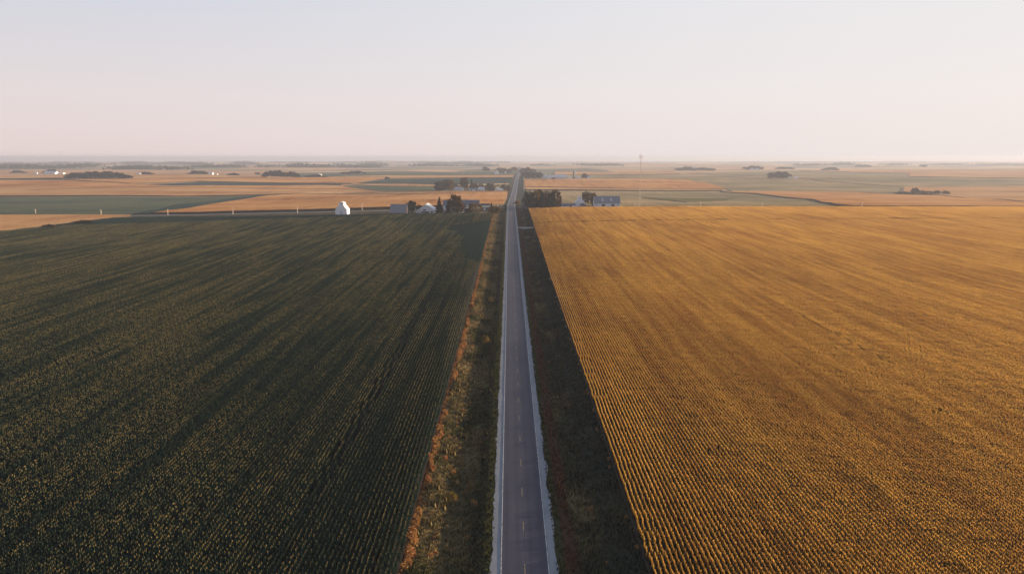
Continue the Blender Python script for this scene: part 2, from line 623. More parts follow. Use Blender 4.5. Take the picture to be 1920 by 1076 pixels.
def path(name, pxs, width, mat, lift):
    """a lane through points of the photograph, laid on the terrain"""
    pts = [ground(*p) if not isinstance(p, Vector) else p for p in pxs]
    fine = []
    for a, b in zip(pts, pts[1:]):
        n = max(1, int((b - a).length / 18))
        for k in range(n):
            fine.append(a.lerp(b, k / n))
    fine.append(pts[-1])
    v, f = [], []
    for k, p in enumerate(fine):
        d = (fine[min(k + 1, len(fine) - 1)] - fine[max(k - 1, 0)])
        d.z = 0
        d.normalize()
        nrm = Vector((-d.y, d.x, 0)) * width / 2
        for s in (-1, 1):
            q = p + nrm * s
            v.append((q.x, q.y, hgt(q.x, q.y) + lift))
        if k:
            a = 2 * k - 2
            f.append((a, a + 1, a + 3, a + 2))
    return tag(mesh_obj(name, v, f, mat), kind="structure")


Y_CROSS = ground(958, 389).y
path("gravel_road", [(-200, 408), (60, 406), (250, 404.5), (450, 401), (640, 397.5), (800, 393.5), (900, 390), Vector((-3.4, Y_CROSS, hgt(0, Y_CROSS)))], 7.0, M["gravel_road"], 0.22)
path("gravel_road", [Vector((3.4, Y_CROSS + 3, hgt(0, Y_CROSS))), (1020, 390.5), (1110, 389.5), (1240, 389), (1500, 389.5), (1760, 389.5)], 6.0, M["gravel_road"], 0.22)
yd = ground(985, 427).y
mb = MB()
mb.prism([(3.3, 0.30), (17.0, 0.22), (17.6, -1.2), (3.3, -1.4)], yd - 3, yd + 3, "y")
o = mb.build("field_driveway", M["gravel_road"])
o.location.z = hgt(0, yd)
tag(o, kind="structure")

# ------------------------------------------------------------------ far fields
def slab(name, px_poly, mat, height, step=None):
    """a crop standing on the terrain, edges and all"""
    g = []
    for q in px_poly:
        g.append(q if isinstance(q, Vector) else ground(*q))
    pts = []
    for a, b in zip(g, g[1:] + g[:1]):
        n = max(1, min(40, int((b - a).length / 35)))
        for k in range(n):
            p = a.lerp(b, k / n)
            w = 5.0 * noise.noise((p.x / 90, p.y / 90, 1.7)) if 0 < k else 0
            pts.append(Vector((p.x, p.y + w)))
    n0 = len(pts)
    xs = [p.x for p in pts]
    ys = [p.y for p in pts]
    step = step or max(18, min(60, (max(ys) - min(ys)) / 12))
    inner = []
    yy = min(ys) + step / 2
    while yy < max(ys):
        xx = min(xs) + step / 2
        while xx < max(xs):
            inner.append(Vector((xx + random.uniform(-.2, .2) * step, yy + random.uniform(-.2, .2) * step)))
            xx += step * 1.5
        yy += step
    allp = pts + inner
    vo, eo, fo, ov, oe, of = delaunay_2d_cdt(allp, [(k, (k + 1) % n0) for k in range(n0)], [], 1, 0.01)
    v = [(p.x, p.y, hgt(p.x, p.y) + height + (0.12 * height * noise.noise((p.x / 30, p.y / 30, 0)))) for p in vo]
    f = [tuple(q) for q in fo]
    ntop = len(f)
    cnt = {}
    for q in f:
        for a, b in zip(q, q[1:] + q[:1]):
            cnt[(a, b)] = cnt.get((a, b), 0) + 1
    for (a, b) in list(cnt):
        if (b, a) not in cnt:
            i = len(v)
            for k in (a, b):
                v.append((v[k][0], v[k][1], v[k][2] - height - 2.5))
            f.append((b, a, i, i + 1))
    return tag(mesh_obj(name, v, f, None, mats=[mat, M["stalk_shade"]], mi=[0] * ntop + [1] * (len(f) - ntop)), kind="structure")  # side walls get the painted shade colour


FIELDS = [
    # left of the road, near to far
    ("tan", 1.6, [(-420, 404), (0, 405), (238, 405), (246, 406), (215, 410), (140, 419), (82, 429), (0, 436), (-420, 462)]),
    ("green", 0.7, [(-420, 371), (0, 371), (330, 371), (470, 368), (420, 374), (330, 384), (262, 401), (240, 403.5), (0, 403), (-420, 402)]),
    ("teal", 1.0, [(480, 367), (440, 372), (340, 383), (300, 394), (250, 402.5), (280, 403), (322, 396), (430, 379), (520, 366.5)]),
    ("orange", 2.3, [(286, 402.5), (322, 397), (430, 380), (500, 369), (560, 365.5), (760, 367), (860, 364), (952, 362), (950, 374), (944, 385), (915, 387.5), (640, 394.5), (450, 399)]),
    ("tan", 2.2, [(-420, 352), (0, 352), (250, 353), (620, 356), (720, 361), (950, 360.5), (951, 362), (860, 363.5), (760, 366), (560, 364.5), (470, 367), (330, 369.5), (16, 369.5), (-420, 369)]),
    ("olive", 0.9, [(470, 359.5), (600, 357), (640, 357.5), (690, 360), (600, 360), (500, 361)]),
    ("orange", 2.0, [(-420, 338), (120, 339), (245, 346), (320, 350), (600, 348.5), (640, 350), (655, 353), (700, 359), (620, 355.5), (250, 352.5), (-420, 351)]),
    ("teal", 0.7, [(250, 348), (320, 344.5), (372, 342), (500, 344), (640, 345.5), (640, 348), (400, 347.5), (320, 349)]),
    ("green", 0.8, [(628, 348), (700, 349), (816, 350), (820, 361), (740, 361.5), (690, 357), (655, 352)]),
    ("olive", 0.8, [(816, 351), (955, 346), (952, 360), (820, 360.5)]),
    ("tan", 1.0, [(660, 346.5), (760, 345.5), (815, 347), (815, 350), (700, 348.5)]),
    ("teal", 0.8, [(672, 344.5), (700, 340), (730, 336.5), (961, 334), (958, 344), (815, 346.5), (760, 345)]),
    ("orange", 2.0, [(120, 337.5), (240, 337), (500, 334.5), (720, 333), (727, 335.5), (690, 341), (660, 345), (372, 341), (246, 345)]),
    ("tan", 2.0, [(560, 333), (720, 330), (964, 329.5), (961, 333.5), (727, 335.5), (720, 332.5)]),
    ("teal", 0.8, [(-420, 335), (118, 335.5), (118, 338), (-420, 338)]),
    ("tan", 1.8, [(-420, 329), (120, 329), (330, 327), (500, 331), (500, 334), (240, 336.5), (120, 335), (-420, 334.5)]),
    ("green", 0.8, [(500, 330), (700, 325), (965, 323), (964, 329), (720, 329.5), (560, 332.5)]),
    # right of the road, near to far
    ("sage", 0.9, [(986, 358), (1180, 359.5), (1345, 359.5), (1420, 366), (1500, 375), (1555, 386), (1560, 388.3), (1240, 388), (1050, 388.5), (990, 388.5)]),
    ("olive", 1.4, [(1204, 371), (1300, 373.5), (1380, 373), (1365, 377.5), (1290, 381), (1235, 376)]),
    ("tan", 2.2, [(984, 352.5), (1180, 356), (1363, 356.5), (1355, 358.5), (1180, 358.5), (986, 357)]),
    ("orange", 2.2, [(982, 338), (1120, 336.5), (1200, 336.5), (1290, 339), (1330, 346), (1363, 355.5), (1180, 355), (984, 351.5)]),
    ("orange", 2.3, [(1350, 361.5), (1600, 362), (1690, 367), (1760, 369), (1920, 382), (2300, 395), (2300, 393), (1920, 390), (1600, 389), (1565, 385.5), (1500, 374), (1420, 365)]),
    ("sage", 0.7, [(1100, 329), (1280, 327), (1500, 338), (1690, 351), (1690, 362), (1600, 361.3), (1375, 360.5), (1365, 355.5), (1332, 345.5), (1292, 338.5), (1200, 336), (1100, 336)]),
    ("tan", 2.0, [(1695, 352), (1920, 350), (2300, 352), (2300, 392), (1920, 380.5), (1760, 367.5), (1695, 364)]),
    ("sage", 1.0, [(1520, 338), (1700, 333), (2300, 336), (2300, 351), (1920, 349), (1695, 351)]),
    ("sage", 0.8, [(982, 329), (1095, 329), (1095, 336), (982, 337.5)]),
    ("tan", 1.6, [(1040, 322.5), (1260, 322), (1275, 326.5), (1100, 328.5), (1040, 328)]),
    ("sage", 0.8, [(1290, 325.5), (1500, 322), (1700, 326), (1700, 332.5), (1515, 337.5)]),
    ("tan", 1.6, [(1500, 320), (1920, 318), (2300, 319), (2300, 335), (1705, 332), (1705, 325.5)]),
]
for m_, h_, poly in FIELDS:
    slab("field", poly, M[m_], h_)

# ------------------------------------------------------------------ near corn: rows of plants in tiles
def tile_mesh(name, mat, n_rows, length, per_m, spec, seed):
    rnd = random.Random(seed)
    v, f, tint, tas = [], [], [], []

    def quad(pts, t, s):
        i = len(v)
        v.extend(pts)
        f.append(tuple(range(i, i + len(pts))))
        tint.extend([t] * len(pts))
        tas.extend([s] * len(pts))

    w = 0.76 * n_rows
    gaps = [(rnd.randrange(n_rows), rnd.uniform(0, length), rnd.uniform(0.25, 0.8)) for _ in range(spec.get("gaps", 0))]
    for r in range(n_rows):
        thin = r in spec.get("bare", ())
        x0 = -w / 2 + 0.38 + 0.76 * r
        n = int(length * per_m)
        for k in range(n):
            y0 = -length / 2 + (k + .5 + rnd.uniform(-.3, .3)) * length / n
            if any(g[0] == r and abs(y0 + length / 2 - g[1]) < g[2] for g in gaps):
                continue
            if thin and rnd.random() < .92:
                continue
            H = spec["h"] * rnd.uniform(0.92, 1.05)
            x = x0 + rnd.gauss(0, 0.035)
            pt = rnd.random()
            for j in range(spec["leaves"]):
                zb = H * rnd.uniform(0.3, 0.93)
                a = rnd.choice((-1, 1)) * math.pi / 2 + rnd.gauss(0, spec["fan"])
                ln = spec["spread"] * rnd.uniform(0.6, 1.15)
                wd = spec["wide"] * rnd.uniform(0.7, 1.2)
                dx, dy = math.cos(a), math.sin(a)
                sx, sy = -dy * wd / 2, dx * wd / 2
                rise = rnd.uniform(0.05, 0.3)
                p0 = (x, y0, zb)
                p1 = (x + dx * ln * .55, y0 + dy * ln * .55, zb + rise)
                p2 = (x + dx * ln, y0 + dy * ln, zb + rise - rnd.uniform(0.15, 0.6))
                t = min(1, max(0, 0.5 * pt + 0.5 * rnd.random()))
                tl = 0 if zb > spec["dry"] * H + rnd.gauss(0, .1) else -1  # -1 marks lower leaves, painted dark like the shaded row gaps
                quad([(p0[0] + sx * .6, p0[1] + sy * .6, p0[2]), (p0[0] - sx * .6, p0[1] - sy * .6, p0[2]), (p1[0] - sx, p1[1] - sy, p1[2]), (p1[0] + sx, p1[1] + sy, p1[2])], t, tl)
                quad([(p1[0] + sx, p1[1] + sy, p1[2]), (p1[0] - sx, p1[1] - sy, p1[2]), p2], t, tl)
            sw = 0.03
            a = rnd.uniform(0, math.pi)
            sx, sy = math.cos(a) * sw, math.sin(a) * sw
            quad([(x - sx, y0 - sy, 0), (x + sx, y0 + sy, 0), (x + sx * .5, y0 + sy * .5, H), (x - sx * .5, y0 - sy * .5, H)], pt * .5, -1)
            if rnd.random() < spec["tassel"]:
                for j in range(3):
                    a = rnd.uniform(0, 2 * math.pi)
                    tx, ty = math.cos(a) * 0.09, math.sin(a) * 0.12
                    ww = 0.045
                    quad([(x - ty / .12 * ww, y0 + tx / .12 * ww, H - .05), (x + ty / .12 * ww, y0 - tx / .12 * ww, H - .05), (x + tx, y0 + ty, H + rnd.uniform(.2, .36))], pt, 1)
    me = D.meshes.new(name)
    me.from_pydata(v, [], f)
    me.materials.append(mat)
    for nm, arr in (("tint", tint), ("tassel", tas)):
        at = me.attributes.new(nm, "FLOAT", "POINT")
        at.data.foreach_set("value", arr)
    me.update()
    return D.objects.new(name, me)


def stock(name, objs):
    c = D.collections.new(name)
    for o in objs:
        c.objects.link(o)
    return c


def scatter(name, pts, rots, scales, idx, coll, label=None):
    """one object of kind stuff: copies of the stock stood on its points"""
    me = D.meshes.new(name)
    me.from_pydata([tuple(p) for p in pts], [], [])
    a = me.attributes.new("rot", "FLOAT_VECTOR", "POINT")
    a.data.foreach_set("vector", np.array(rots, dtype=np.float32).ravel())
    a = me.attributes.new("scl", "FLOAT_VECTOR", "POINT")
    a.data.foreach_set("vector", np.array(scales, dtype=np.float32).ravel())
    a = me.attributes.new("pick", "INT", "POINT")
    a.data.foreach_set("value", np.array(idx, dtype=np.int32))
    o = D.objects.new(name, me)
    COL.objects.link(o)
    ng = D.node_groups.new(name + "_scatter", "GeometryNodeTree")
    ng.interface.new_socket("Geometry", in_out="INPUT", socket_type="NodeSocketGeometry")
    ng.interface.new_socket("Geometry", in_out="OUTPUT", socket_type="NodeSocketGeometry")
    N, L = ng.nodes.new, ng.links.new
    gi, go = N("NodeGroupInput"), N("NodeGroupOutput")
    ci = N("GeometryNodeCollectionInfo")
    ci.inputs["Collection"].default_value = coll
    ci.inputs["Separate Children"].default_value = True
    ci.inputs["Reset Children"].default_value = True
    ip = N("GeometryNodeInstanceOnPoints")
    ip.inputs["Pick Instance"].default_value = True

    def named(t, nm):
        q = N("GeometryNodeInputNamedAttribute")
        q.data_type = t
        q.inputs["Name"].default_value = nm
        return q.outputs[0]
    L(gi.outputs[0], ip.inputs["Points"])
    L(ci.outputs[0], ip.inputs["Instance"])
    L(named("INT", "pick"), ip.inputs["Instance Index"])
    L(named("FLOAT_VECTOR", "rot"), ip.inputs["Rotation"])
    L(named("FLOAT_VECTOR", "scl"), ip.inputs["Scale"])
    L(ip.outputs[0], go.inputs[0])
    md = o.modifiers.new("scatter", "NODES")
    md.node_group = ng
    tag(o, label, kind="stuff")
    return o


def inside(poly, x, y):
    c = False
    j = len(poly) - 1
    for i in range(len(poly)):
        xi, yi = poly[i]
        xj, yj = poly[j]
        if (yi > y) != (yj > y) and x < (xj - xi) * (y - yi) / (yj - yi) + xi:
            c = not c
        j = i
    return c


def gpoly(pxs):
    return [(q.x, q.y) if isinstance(q, Vector) else tuple(ground(*q))[:2] for q in pxs]


TL = 6.0
NR = 8
TW = 0.76 * NR
gold_spec = dict(h=2.25, leaves=9, dry=.76, spread=0.36, wide=0.09, tassel=0.9, fan=0.26)
dark_spec = dict(h=2.3, leaves=8, dry=.76, spread=0.42, wide=0.11, tassel=0.36, fan=0.6)
SL, SN = 3.0, 4
gold = stock("golden_corn_tiles", [tile_mesh("golden_corn_tile_%d" % k, M["corn_gold"], SN, SL, 6.5, dict(gold_spec, gaps=(0, 0, 0, 0, 1, 2)[k]), 20 + k) for k in range(6)] + [tile_mesh("golden_corn_tile_6", M["corn_gold"], SN, SL, 6.5, dict(gold_spec, bare=(2,)), 37)])
dark = stock("green_corn_tiles", [tile_mesh("green_corn_tile_%d" % k, M["corn_dark"], SN, SL, 6.5, dict(dark_spec, gaps=(0, 0, 0, 1, 2)[k]), 40 + k) for k in range(5)] + [tile_mesh("green_corn_tile_5", M["corn_dark"], SN, SL, 6.5, dict(dark_spec, bare=(1, 3)), 57)])
unripe = stock("unripe_corn_tiles", [tile_mesh("unripe_corn_tile_%d" % k, M["corn_unripe"], SN, SL, 6.5, dict(h=1.9, leaves=9, dry=0, spread=0.6, wide=0.15, tassel=0.0, fan=1.2), 60 + k) for k in range(2)])


def corn(name, poly, coll, edge, sign, y0, y1, label, pickf, skip=None, TL=TL, TW=TW):
    pts, rots, scl, idx = [], [], [], []
    y = y0
    while y < y1:
        lim = 0.80 * y + 45
        k = 0
        while k * TW < lim:
            x = edge + sign * (TW / 2 + k * TW)
            k += 1
            if not inside(poly, x, y + TL / 2) or (skip and skip(x, y + TL / 2)):
                continue
            xo = random.gauss(0, .06) if k == 1 else 0
            pts.append((x + xo, y + TL / 2, hgt(x, y + TL / 2)))
            rots.append((0, 0, math.pi if random.random() < .5 else 0))
            scl.append((1, 1, random.uniform(0.96, 1.04) + .1 * noise.noise((x / 22, y / 45, 4.0))))
            idx.append(pickf(x, y))
        y += TL
    return scatter(name, pts, rots, scl, idx, coll, label)


RE, LE = 17.05, -17.5
far_l = gpoly([(929, 404), (760, 404.5), (640, 406), (420, 409), (300, 409.5), (215, 411.5), (140, 420.5), (82, 430.5), (0, 438), (-420, 464)])
left_poly = [(LE + 0.1, -40)] + [(LE + 0.1, far_l[0][1])] + far_l + [(-400, -40)]
band = gpoly([(929, 405), (924, 412), (908, 420), (880, 424), (845, 429), (830, 434), (858, 440), (866, 460), (870, 480), (878, 500), (884, 535), (880, 575), (862, 620), (868, 622)])  # outline of the darker, shorter corn without tassels
band = [(LE + 1, band[0][1])] + band + [(LE + 1, band[-1][1])]
end_rows = gpoly([(700, 404.4), (640, 404.5), (420, 407.5), (300, 408), (215, 410), (140, 419), (100, 428), (130, 426.5), (220, 424), (330, 421), (480, 416), (640, 411), (780, 406)])


def is_unripe(x, y):
    j = 7.0 * noise.noise((x / 12, y / 22, 2.0)) + 0
    return inside(band, x + j, y) or inside(end_rows, x, y + j)


def pick_gold(x, y):
    if int((x - RE) / (0.76 * SN)) % 18 == 9 and noise.noise((x, y / 60, 2)) > .25:
        return 6
    n = noise.noise((x / 14, y / 30, 6.0)) + (0.2 if x < 38 and y < 135 else 0)
    if n > 0.62:
        return random.choice((3, 4, 5))
    return random.choice((0, 1, 2, 3))


def pick_dark(x, y):
    if int((LE - x) / (0.76 * SN)) % 24 == 5 and noise.noise((x, y / 60, 2)) > (-.3 if x > -50 else .15):
        return 5
    return random.choice((3, 4)) if noise.noise((x / 14, y / 30, 1.0)) > 0.4 else random.choice((0, 1, 2))


corn("corn_crop", left_poly, dark, LE, -1, 66, 900, "dark green corn with tan tassels filling the field left of the road", pick_dark, is_unripe, SL, 0.76 * SN)
corn("unripe_corn_crop", left_poly, unripe, LE, -1, 66, 900, "smooth deep green unripe corn along the edges of the left field", lambda x, y: random.randrange(2), lambda x, y: not is_unripe(x, y), SL, 0.76 * SN)
seam = gpoly([(1000, 424), (1060, 420.5), (1200, 418.3), (1330, 416.5), (1500, 415.5), (1920, 414), (2300, 416)])
near_r = [(RE - 0.1, -40), (RE - 0.1, seam[0][1])] + seam + [(700, -40)]
corn("golden_corn_crop", near_r, gold, RE, 1, 66, 800, "golden ripe corn in long rows right of the road", pick_gold, None, SL, 0.76 * SN)
seam2 = gpoly([(1000, 422.9), (1060, 419.5), (1200, 417.4), (1330, 415.7), (1500, 414.7), (1920, 413.2), (2300, 415)])
far_r = gpoly([(2300, 392), (1920, 391), (1540, 391), (1300, 390.5), (1160, 391.5), (1050, 392.5), (989, 393)])
corn("golden_corn_crop", [(RE - 0.1, seam2[0][1])] + seam2 + far_r + [(RE - 0.1, far_r[-1][1])], gold, RE, 1, 480, 1000, "golden corn field behind the turn row, in front of the barn", pick_gold, None, SL, 0.76 * SN)

path("turn_row", [(1001, 422.8), (1060, 419.7), (1200, 417.5), (1330, 415.8), (1500, 414.8), (1920, 413.3)], 9.0, M["tan"], 0.35)

# bare earth under the near crops
def earth(name, poly):
    pts = [Vector(p) for p in poly]
    xs = [p.x for p in pts]
    ys = [p.y for p in pts]
    n0 = len(pts)
    inner = []
    yy = min(ys)
    while yy < max(ys):
        xx = min(xs)
        while xx < max(xs):
            if inside(poly, xx, yy):
                inner.append(Vector((xx, yy)))
            xx += 22
        yy += 16
    vo, eo, fo, *_ = delaunay_2d_cdt(pts + inner, [(k, (k + 1) % n0) for k in range(n0)], [], 1, 0.01)
    return tag(mesh_obj(name, [(p.x, p.y, hgt(p.x, p.y) + 0.12) for p in vo], [tuple(q) for q in fo], M["soil"], smooth=True), kind="structure")


earth("field_soil", left_poly)
earth("field_soil", near_r[:-1] + [(1000, seam[-1][1] - 40), (700, -40)])

# ------------------------------------------------------------------ grass and weeds on the verges
def tuft_tile(name, mat, w, l, n, hmin, hmax, wide, seed, lean=0.35):
    rnd = random.Random(seed)
    v, f, tint = [], [], []
    for _ in range(n):
        cx, cy = rnd.uniform(-w / 2, w / 2), rnd.uniform(-l / 2, l / 2)
        t = rnd.random()
        hh = rnd.uniform(hmin, hmax)
        for j in range(5):
            a = rnd.uniform(0, 2 * math.pi)
            dx, dy = math.cos(a), math.sin(a)
            ww = wide * rnd.uniform(.6, 1.3)
            h = hh * rnd.uniform(.6, 1.1)
            ln = h * lean * rnd.uniform(.3, 1.4)
            i = len(v)
            v += [(cx - dy * ww, cy + dx * ww, -.03), (cx + dy * ww, cy - dx * ww, -.03), (cx + dx * ln + dy * ww * .3, cy + dy * ln - dx * ww * .3, h), (cx + dx * ln - dy * ww * .3, cy + dy * ln + dx * ww * .3, h)]
            f.append((i, i + 1, i + 2, i + 3))
            tint += [min(1, max(0, t + rnd.uniform(-.25, .25)))] * 4
    me = D.meshes.new(name)
    me.from_pydata(v, [], f)
    me.materials.append(mat)
    at = me.attributes.new("tint", "FLOAT", "POINT")
    at.data.foreach_set("value", tint)
    return D.objects.new(name, me)


GW, GL = 1.6, 3.2
grass = stock("verge_grass_tiles", [tuft_tile("verge_grass_tile_%d" % k, M["blade"], GW, GL, 34 - 5 * k, .14 + .14 * k, .3 + .28 * k, .08 + .025 * k, 80 + k, .5) for k in range(4)])
pts, rots, scl, idx = [], [], [], []
y = 64.0
while y < 815:
    big = 1 if y < 380 else 2
    for sgn in (-1, 1):
        d = 5.0 + (0.5 if sgn < 0 else 0.3)
        while d < 17.2:
            h0, h1 = ditch_h(d - .8), ditch_h(d + .8)
            sl = math.atan2(h1 - h0, 1.6)
            xx = sgn * d
            if not (sgn > 0 and abs(y - yd) < 3.6):
                pts.append((xx, y, hgt(0, y) + 0.05 + ditch_h(d)))
                rots.append((0, -sl * sgn, 0 if random.random() < .5 else math.pi) if random.random() < .5 else (0, -sl * sgn, 0))
                scl.append((1.05, 1.05, random.uniform(.7, 1.3)))
                n = noise.noise((xx / 4, y / 9, 3)) + noise.noise((xx / 2, y / 3, 8)) * .6
                k = 1 + int(round(n * 2.0))
                if d < 6.4:
                    k = min(k, 1)
                idx.append(max(0, min(3, k)))
            d += GW
    y += GL
scatter("grass", pts, rots, scl, idx, grass, "rough mixed grass and straw covering the ditches on both sides of the road")


def weed_clump(name, mat, h, r, n, seed):
    rnd = random.Random(seed)
    v, f, tint = [], [], []
    for _ in range(n):
        a, q = rnd.uniform(0, 2 * math.pi), r * math.sqrt(rnd.random())
        cx, cy = q * math.cos(a), q * math.sin(a)
        cz = h * rnd.uniform(.1, 1.0) * (1 - .45 * (q / r) ** 2)
        s = rnd.uniform(.09, .2)
        nx, ny, nz = [rnd.gauss(0, 1) for _ in range(3)]
        m = Matrix.Rotation(rnd.uniform(0, 6.3), 3, Vector((nx, ny, nz)).normalized())
        i = len(v)
        for p in ((-s, -s * .5, 0), (s, -s * .5, 0), (s * .8, s * .5, 0), (-s * .8, s * .5, 0)):
            v.append(tuple(Vector((cx, cy, cz)) + m @ Vector(p)))
        f.append((i, i + 1, i + 2, i + 3))
        tint += [min(1, max(0, rnd.gauss(.55, .25)))] * 4
    me = D.meshes.new(name)
    me.from_pydata(v, [], f)
    me.materials.append(mat)
    at = me.attributes.new("tint", "FLOAT", "POINT")
    at.data.foreach_set("value", tint)
    return D.objects.new(name, me)


weeds = stock("weed_clumps", [weed_clump("weed_clump_%d" % k, M["weed"], 1.1 + .25 * k, .55 + .1 * k, 130, 100 + k) for k in range(4)])
pts, rots, scl, idx = [], [], [], []
y = 66.0
while y < 640:
    dens = 0.9 if y < 260 else (0.55 if y < 420 else 0.3)
    n = noise.noise((y / 16, 0, 5.5)) + .7 * noise.noise((y / 4.5, 3, 5.5))
    if random.random() < dens * .9 and n > -.2:
        x = -16.7 + random.gauss(0, .28) - .3 * noise.noise((y / 30, 1, 1))
        s = random.uniform(.45, .9) * (1.0 + .5 * n)
        pts.append((x, y, hgt(x, y) + .02))
        rots.append((0, 0, random.uniform(0, 6.3)))
        scl.append((s, s * 1.2, s * 1.05))
        idx.append(random.randrange(4))
    y += .8
y = 66.0
while y < 700:                                            # ragged growth along the golden field
    if random.random() < .28:
        x = RE - .15 + random.gauss(0, .3)
        s = random.uniform(.25, .6)
        pts.append((x, y, hgt(x, y) + .02))
        rots.append((0, 0, random.uniform(0, 6.3)))
        scl.append((s, s, s * 1.2))
        idx.append(random.randrange(4))
    y += random.uniform(.8, 2.2)
for _ in range(150):                                      # scattered clumps in the ditches
    y = 66 + 500 * random.random() ** 1.5
    d = random.uniform(7.5, 14.5)
    sgn = -1 if random.random() < .8 else 1
    pts.append((sgn * d, y, hgt(0, y) + ditch_h(d)))
    s = random.uniform(.25, .75)
    rots.append((0, 0, random.uniform(0, 6.3)))
    scl.append((s, s, s * .8))
    idx.append(random.randrange(4))
scatter("weeds", pts, rots, scl, idx, weeds, "rusty tall weeds lining the edge of the dark field")

# ------------------------------------------------------------------ trees
def crown_mesh(name, kind, seed, mat, quads=900):
    """unit crown: base of the tree at 0, top at 1, half width about 0.4"""
    rnd = random.Random(seed)
    v, f, tint = [], [], []

    def leafq(c, s, t):
        m = Matrix.Rotation(rnd.uniform(0, 6.3), 3, Vector((rnd.gauss(0, 1), rnd.gauss(0, 1), rnd.gauss(0, 1))).normalized())
        i = len(v)
        for p in ((-s, -s * .6, 0), (s, -s * .6, 0), (s * .7, s * .6, s * .2), (-s * .7, s * .6, -s * .1)):
            v.append(tuple(c + m @ Vector(p)))
        f.append((i, i + 1, i + 2, i + 3))
        tint.extend([min(1, max(0, t))] * 4)

    if kind == "conifer":
        for k in range(quads):
            z = .06 + .94 * (1 - math.sqrt(rnd.random()))
            tier = 0.8 + .3 * math.cos(z * 52)
            r = .24 * (1.02 - z) * tier * math.sqrt(rnd.uniform(.2, 1))
            a = rnd.uniform(0, 6.283)
            leafq(Vector((r * math.cos(a), r * math.sin(a), z - r * .25)), .026 * rnd.uniform(.6, 1.3), rnd.random() * .8)
    else:
        n_cl = {"round": 18, "broad": 24, "tall": 20, "bush": 18}[kind]
        W = {"round": .36, "broad": .46, "tall": .27, "bush": .5}[kind]
        z0 = {"round": .24, "broad": .2, "tall": .18, "bush": .1}[kind]
        cl = []
        for k in range(n_cl):
            u = rnd.random()
            z = z0 + (1 - z0) * (k + .5) / n_cl * .92
            t = (z - z0) / (1 - z0)
            rr = W * math.sin(math.pi * min(.98, .2 + .75 * t)) ** .8
            a = k * 2.4 + rnd.uniform(-.5, .5)
            q = rr * rnd.uniform(.35, .95)
            cl.append((Vector((q * math.cos(a), q * math.sin(a), z)), rnd.uniform(.1, .18) * (1.25 if kind == "bush" else 1), rnd.uniform(.1, .85)))
        for k in range(quads):
            c, r, t = rnd.choice(cl)
            d = Vector((rnd.gauss(0, 1), rnd.gauss(0, 1), rnd.gauss(0, .85))).normalized() * r * rnd.uniform(.35, 1.1)
            leafq(c + d, (.052 if kind == "bush" else .036) * rnd.uniform(.6, 1.3), t + rnd.uniform(-.25, .25))
    me = D.meshes.new(name)
    me.from_pydata(v, [], f)
    me.materials.append(mat)
    at = me.attributes.new("tint", "FLOAT", "POINT")
    at.data.foreach_set("value", tint)
    return me


def trunk_mesh(name, kind, seed):
    rnd = random.Random(seed)
    mb = MB()
    if kind == "conifer":
        mb.tube([(0, 0, -.02), (0, 0, .4), (0, 0, .95)], [.018, .012, .003], 6)
    else:
        mb.tube([(0, 0, -.02), (.01, 0, .15), (0, .01, .34), (.01, 0, .62)], [.03, .023, .018, .007], 7)
        for k in range(5):
            a = k * 1.3 + rnd.random()
            z = .2 + .07 * k
            e = Vector((math.cos(a), math.sin(a), 0)) * rnd.uniform(.15, .26)
            mb.tube([(0, 0, z), (e.x * .5, e.y * .5, z + .1), (e.x, e.y, z + .24)], [.012, .009, .004], 5)
    me = D.meshes.new(name)
    me.from_pydata(mb.v, [], mb.f)
    me.materials.append(M["bark"])
    return me


KINDS = {}
for kind in ("round", "broad", "tall", "bush", "conifer"):
    KINDS[kind] = [(crown_mesh("crown", kind, 200 + 10 * s + len(kind), M["conifer"] if kind == "conifer" else M["leaf"], 1500 if kind != "bush" else 900), trunk_mesh("trunk", kind, 300 + s)) for s in range(3)]

TINT = {"dark": (.38, .42, .42), "green": (.6, .68, .5), "gold": (1.9, 1.25, .55), "rust": (1.3, .72, .45), "brown": (.95, .7, .55), "plain": (1, 1, 1), "straw": (2.4, 1.8, 1.2)}
TREE_N = [0]


def tree(kind, x0, x1, ytop, ybase, tint, label, group=None, name=None, parts=True):
    """a tree that fills these pixels of the photograph"""
    p = ground((x0 + x1) / 2, ybase)
    m = mpp(p)
    H = (ybase - ytop) * m
    unit_w = {"round": .64, "broad": .8, "tall": .56, "bush": .86, "conifer": .42}[kind]
    W = (x1 - x0) * m / (unit_w * H)
    TREE_N[0] += 1
    cm, tm = KINDS[kind][TREE_N[0] % 3]
    nm = name or {"conifer": "conifer_tree", "bush": "shrub"}.get(kind, "tree")
    r = empty(nm, p, random.uniform(0, 6.28))
    r.scale = (H * W, H * W, H)
    tag(r, label, {"bush": "shrub"}.get(kind, "tree"), group)
    c = D.objects.new("crown", cm)
    COL.objects.link(c)
    c.parent = r
    k = random.uniform(.85, 1.15)
    c.color = (*[q * k for q in TINT[tint]], 1)
    if kind != "bush":
        t = D.objects.new("trunk", tm)
        COL.objects.link(t)
        t.parent = r
    return r


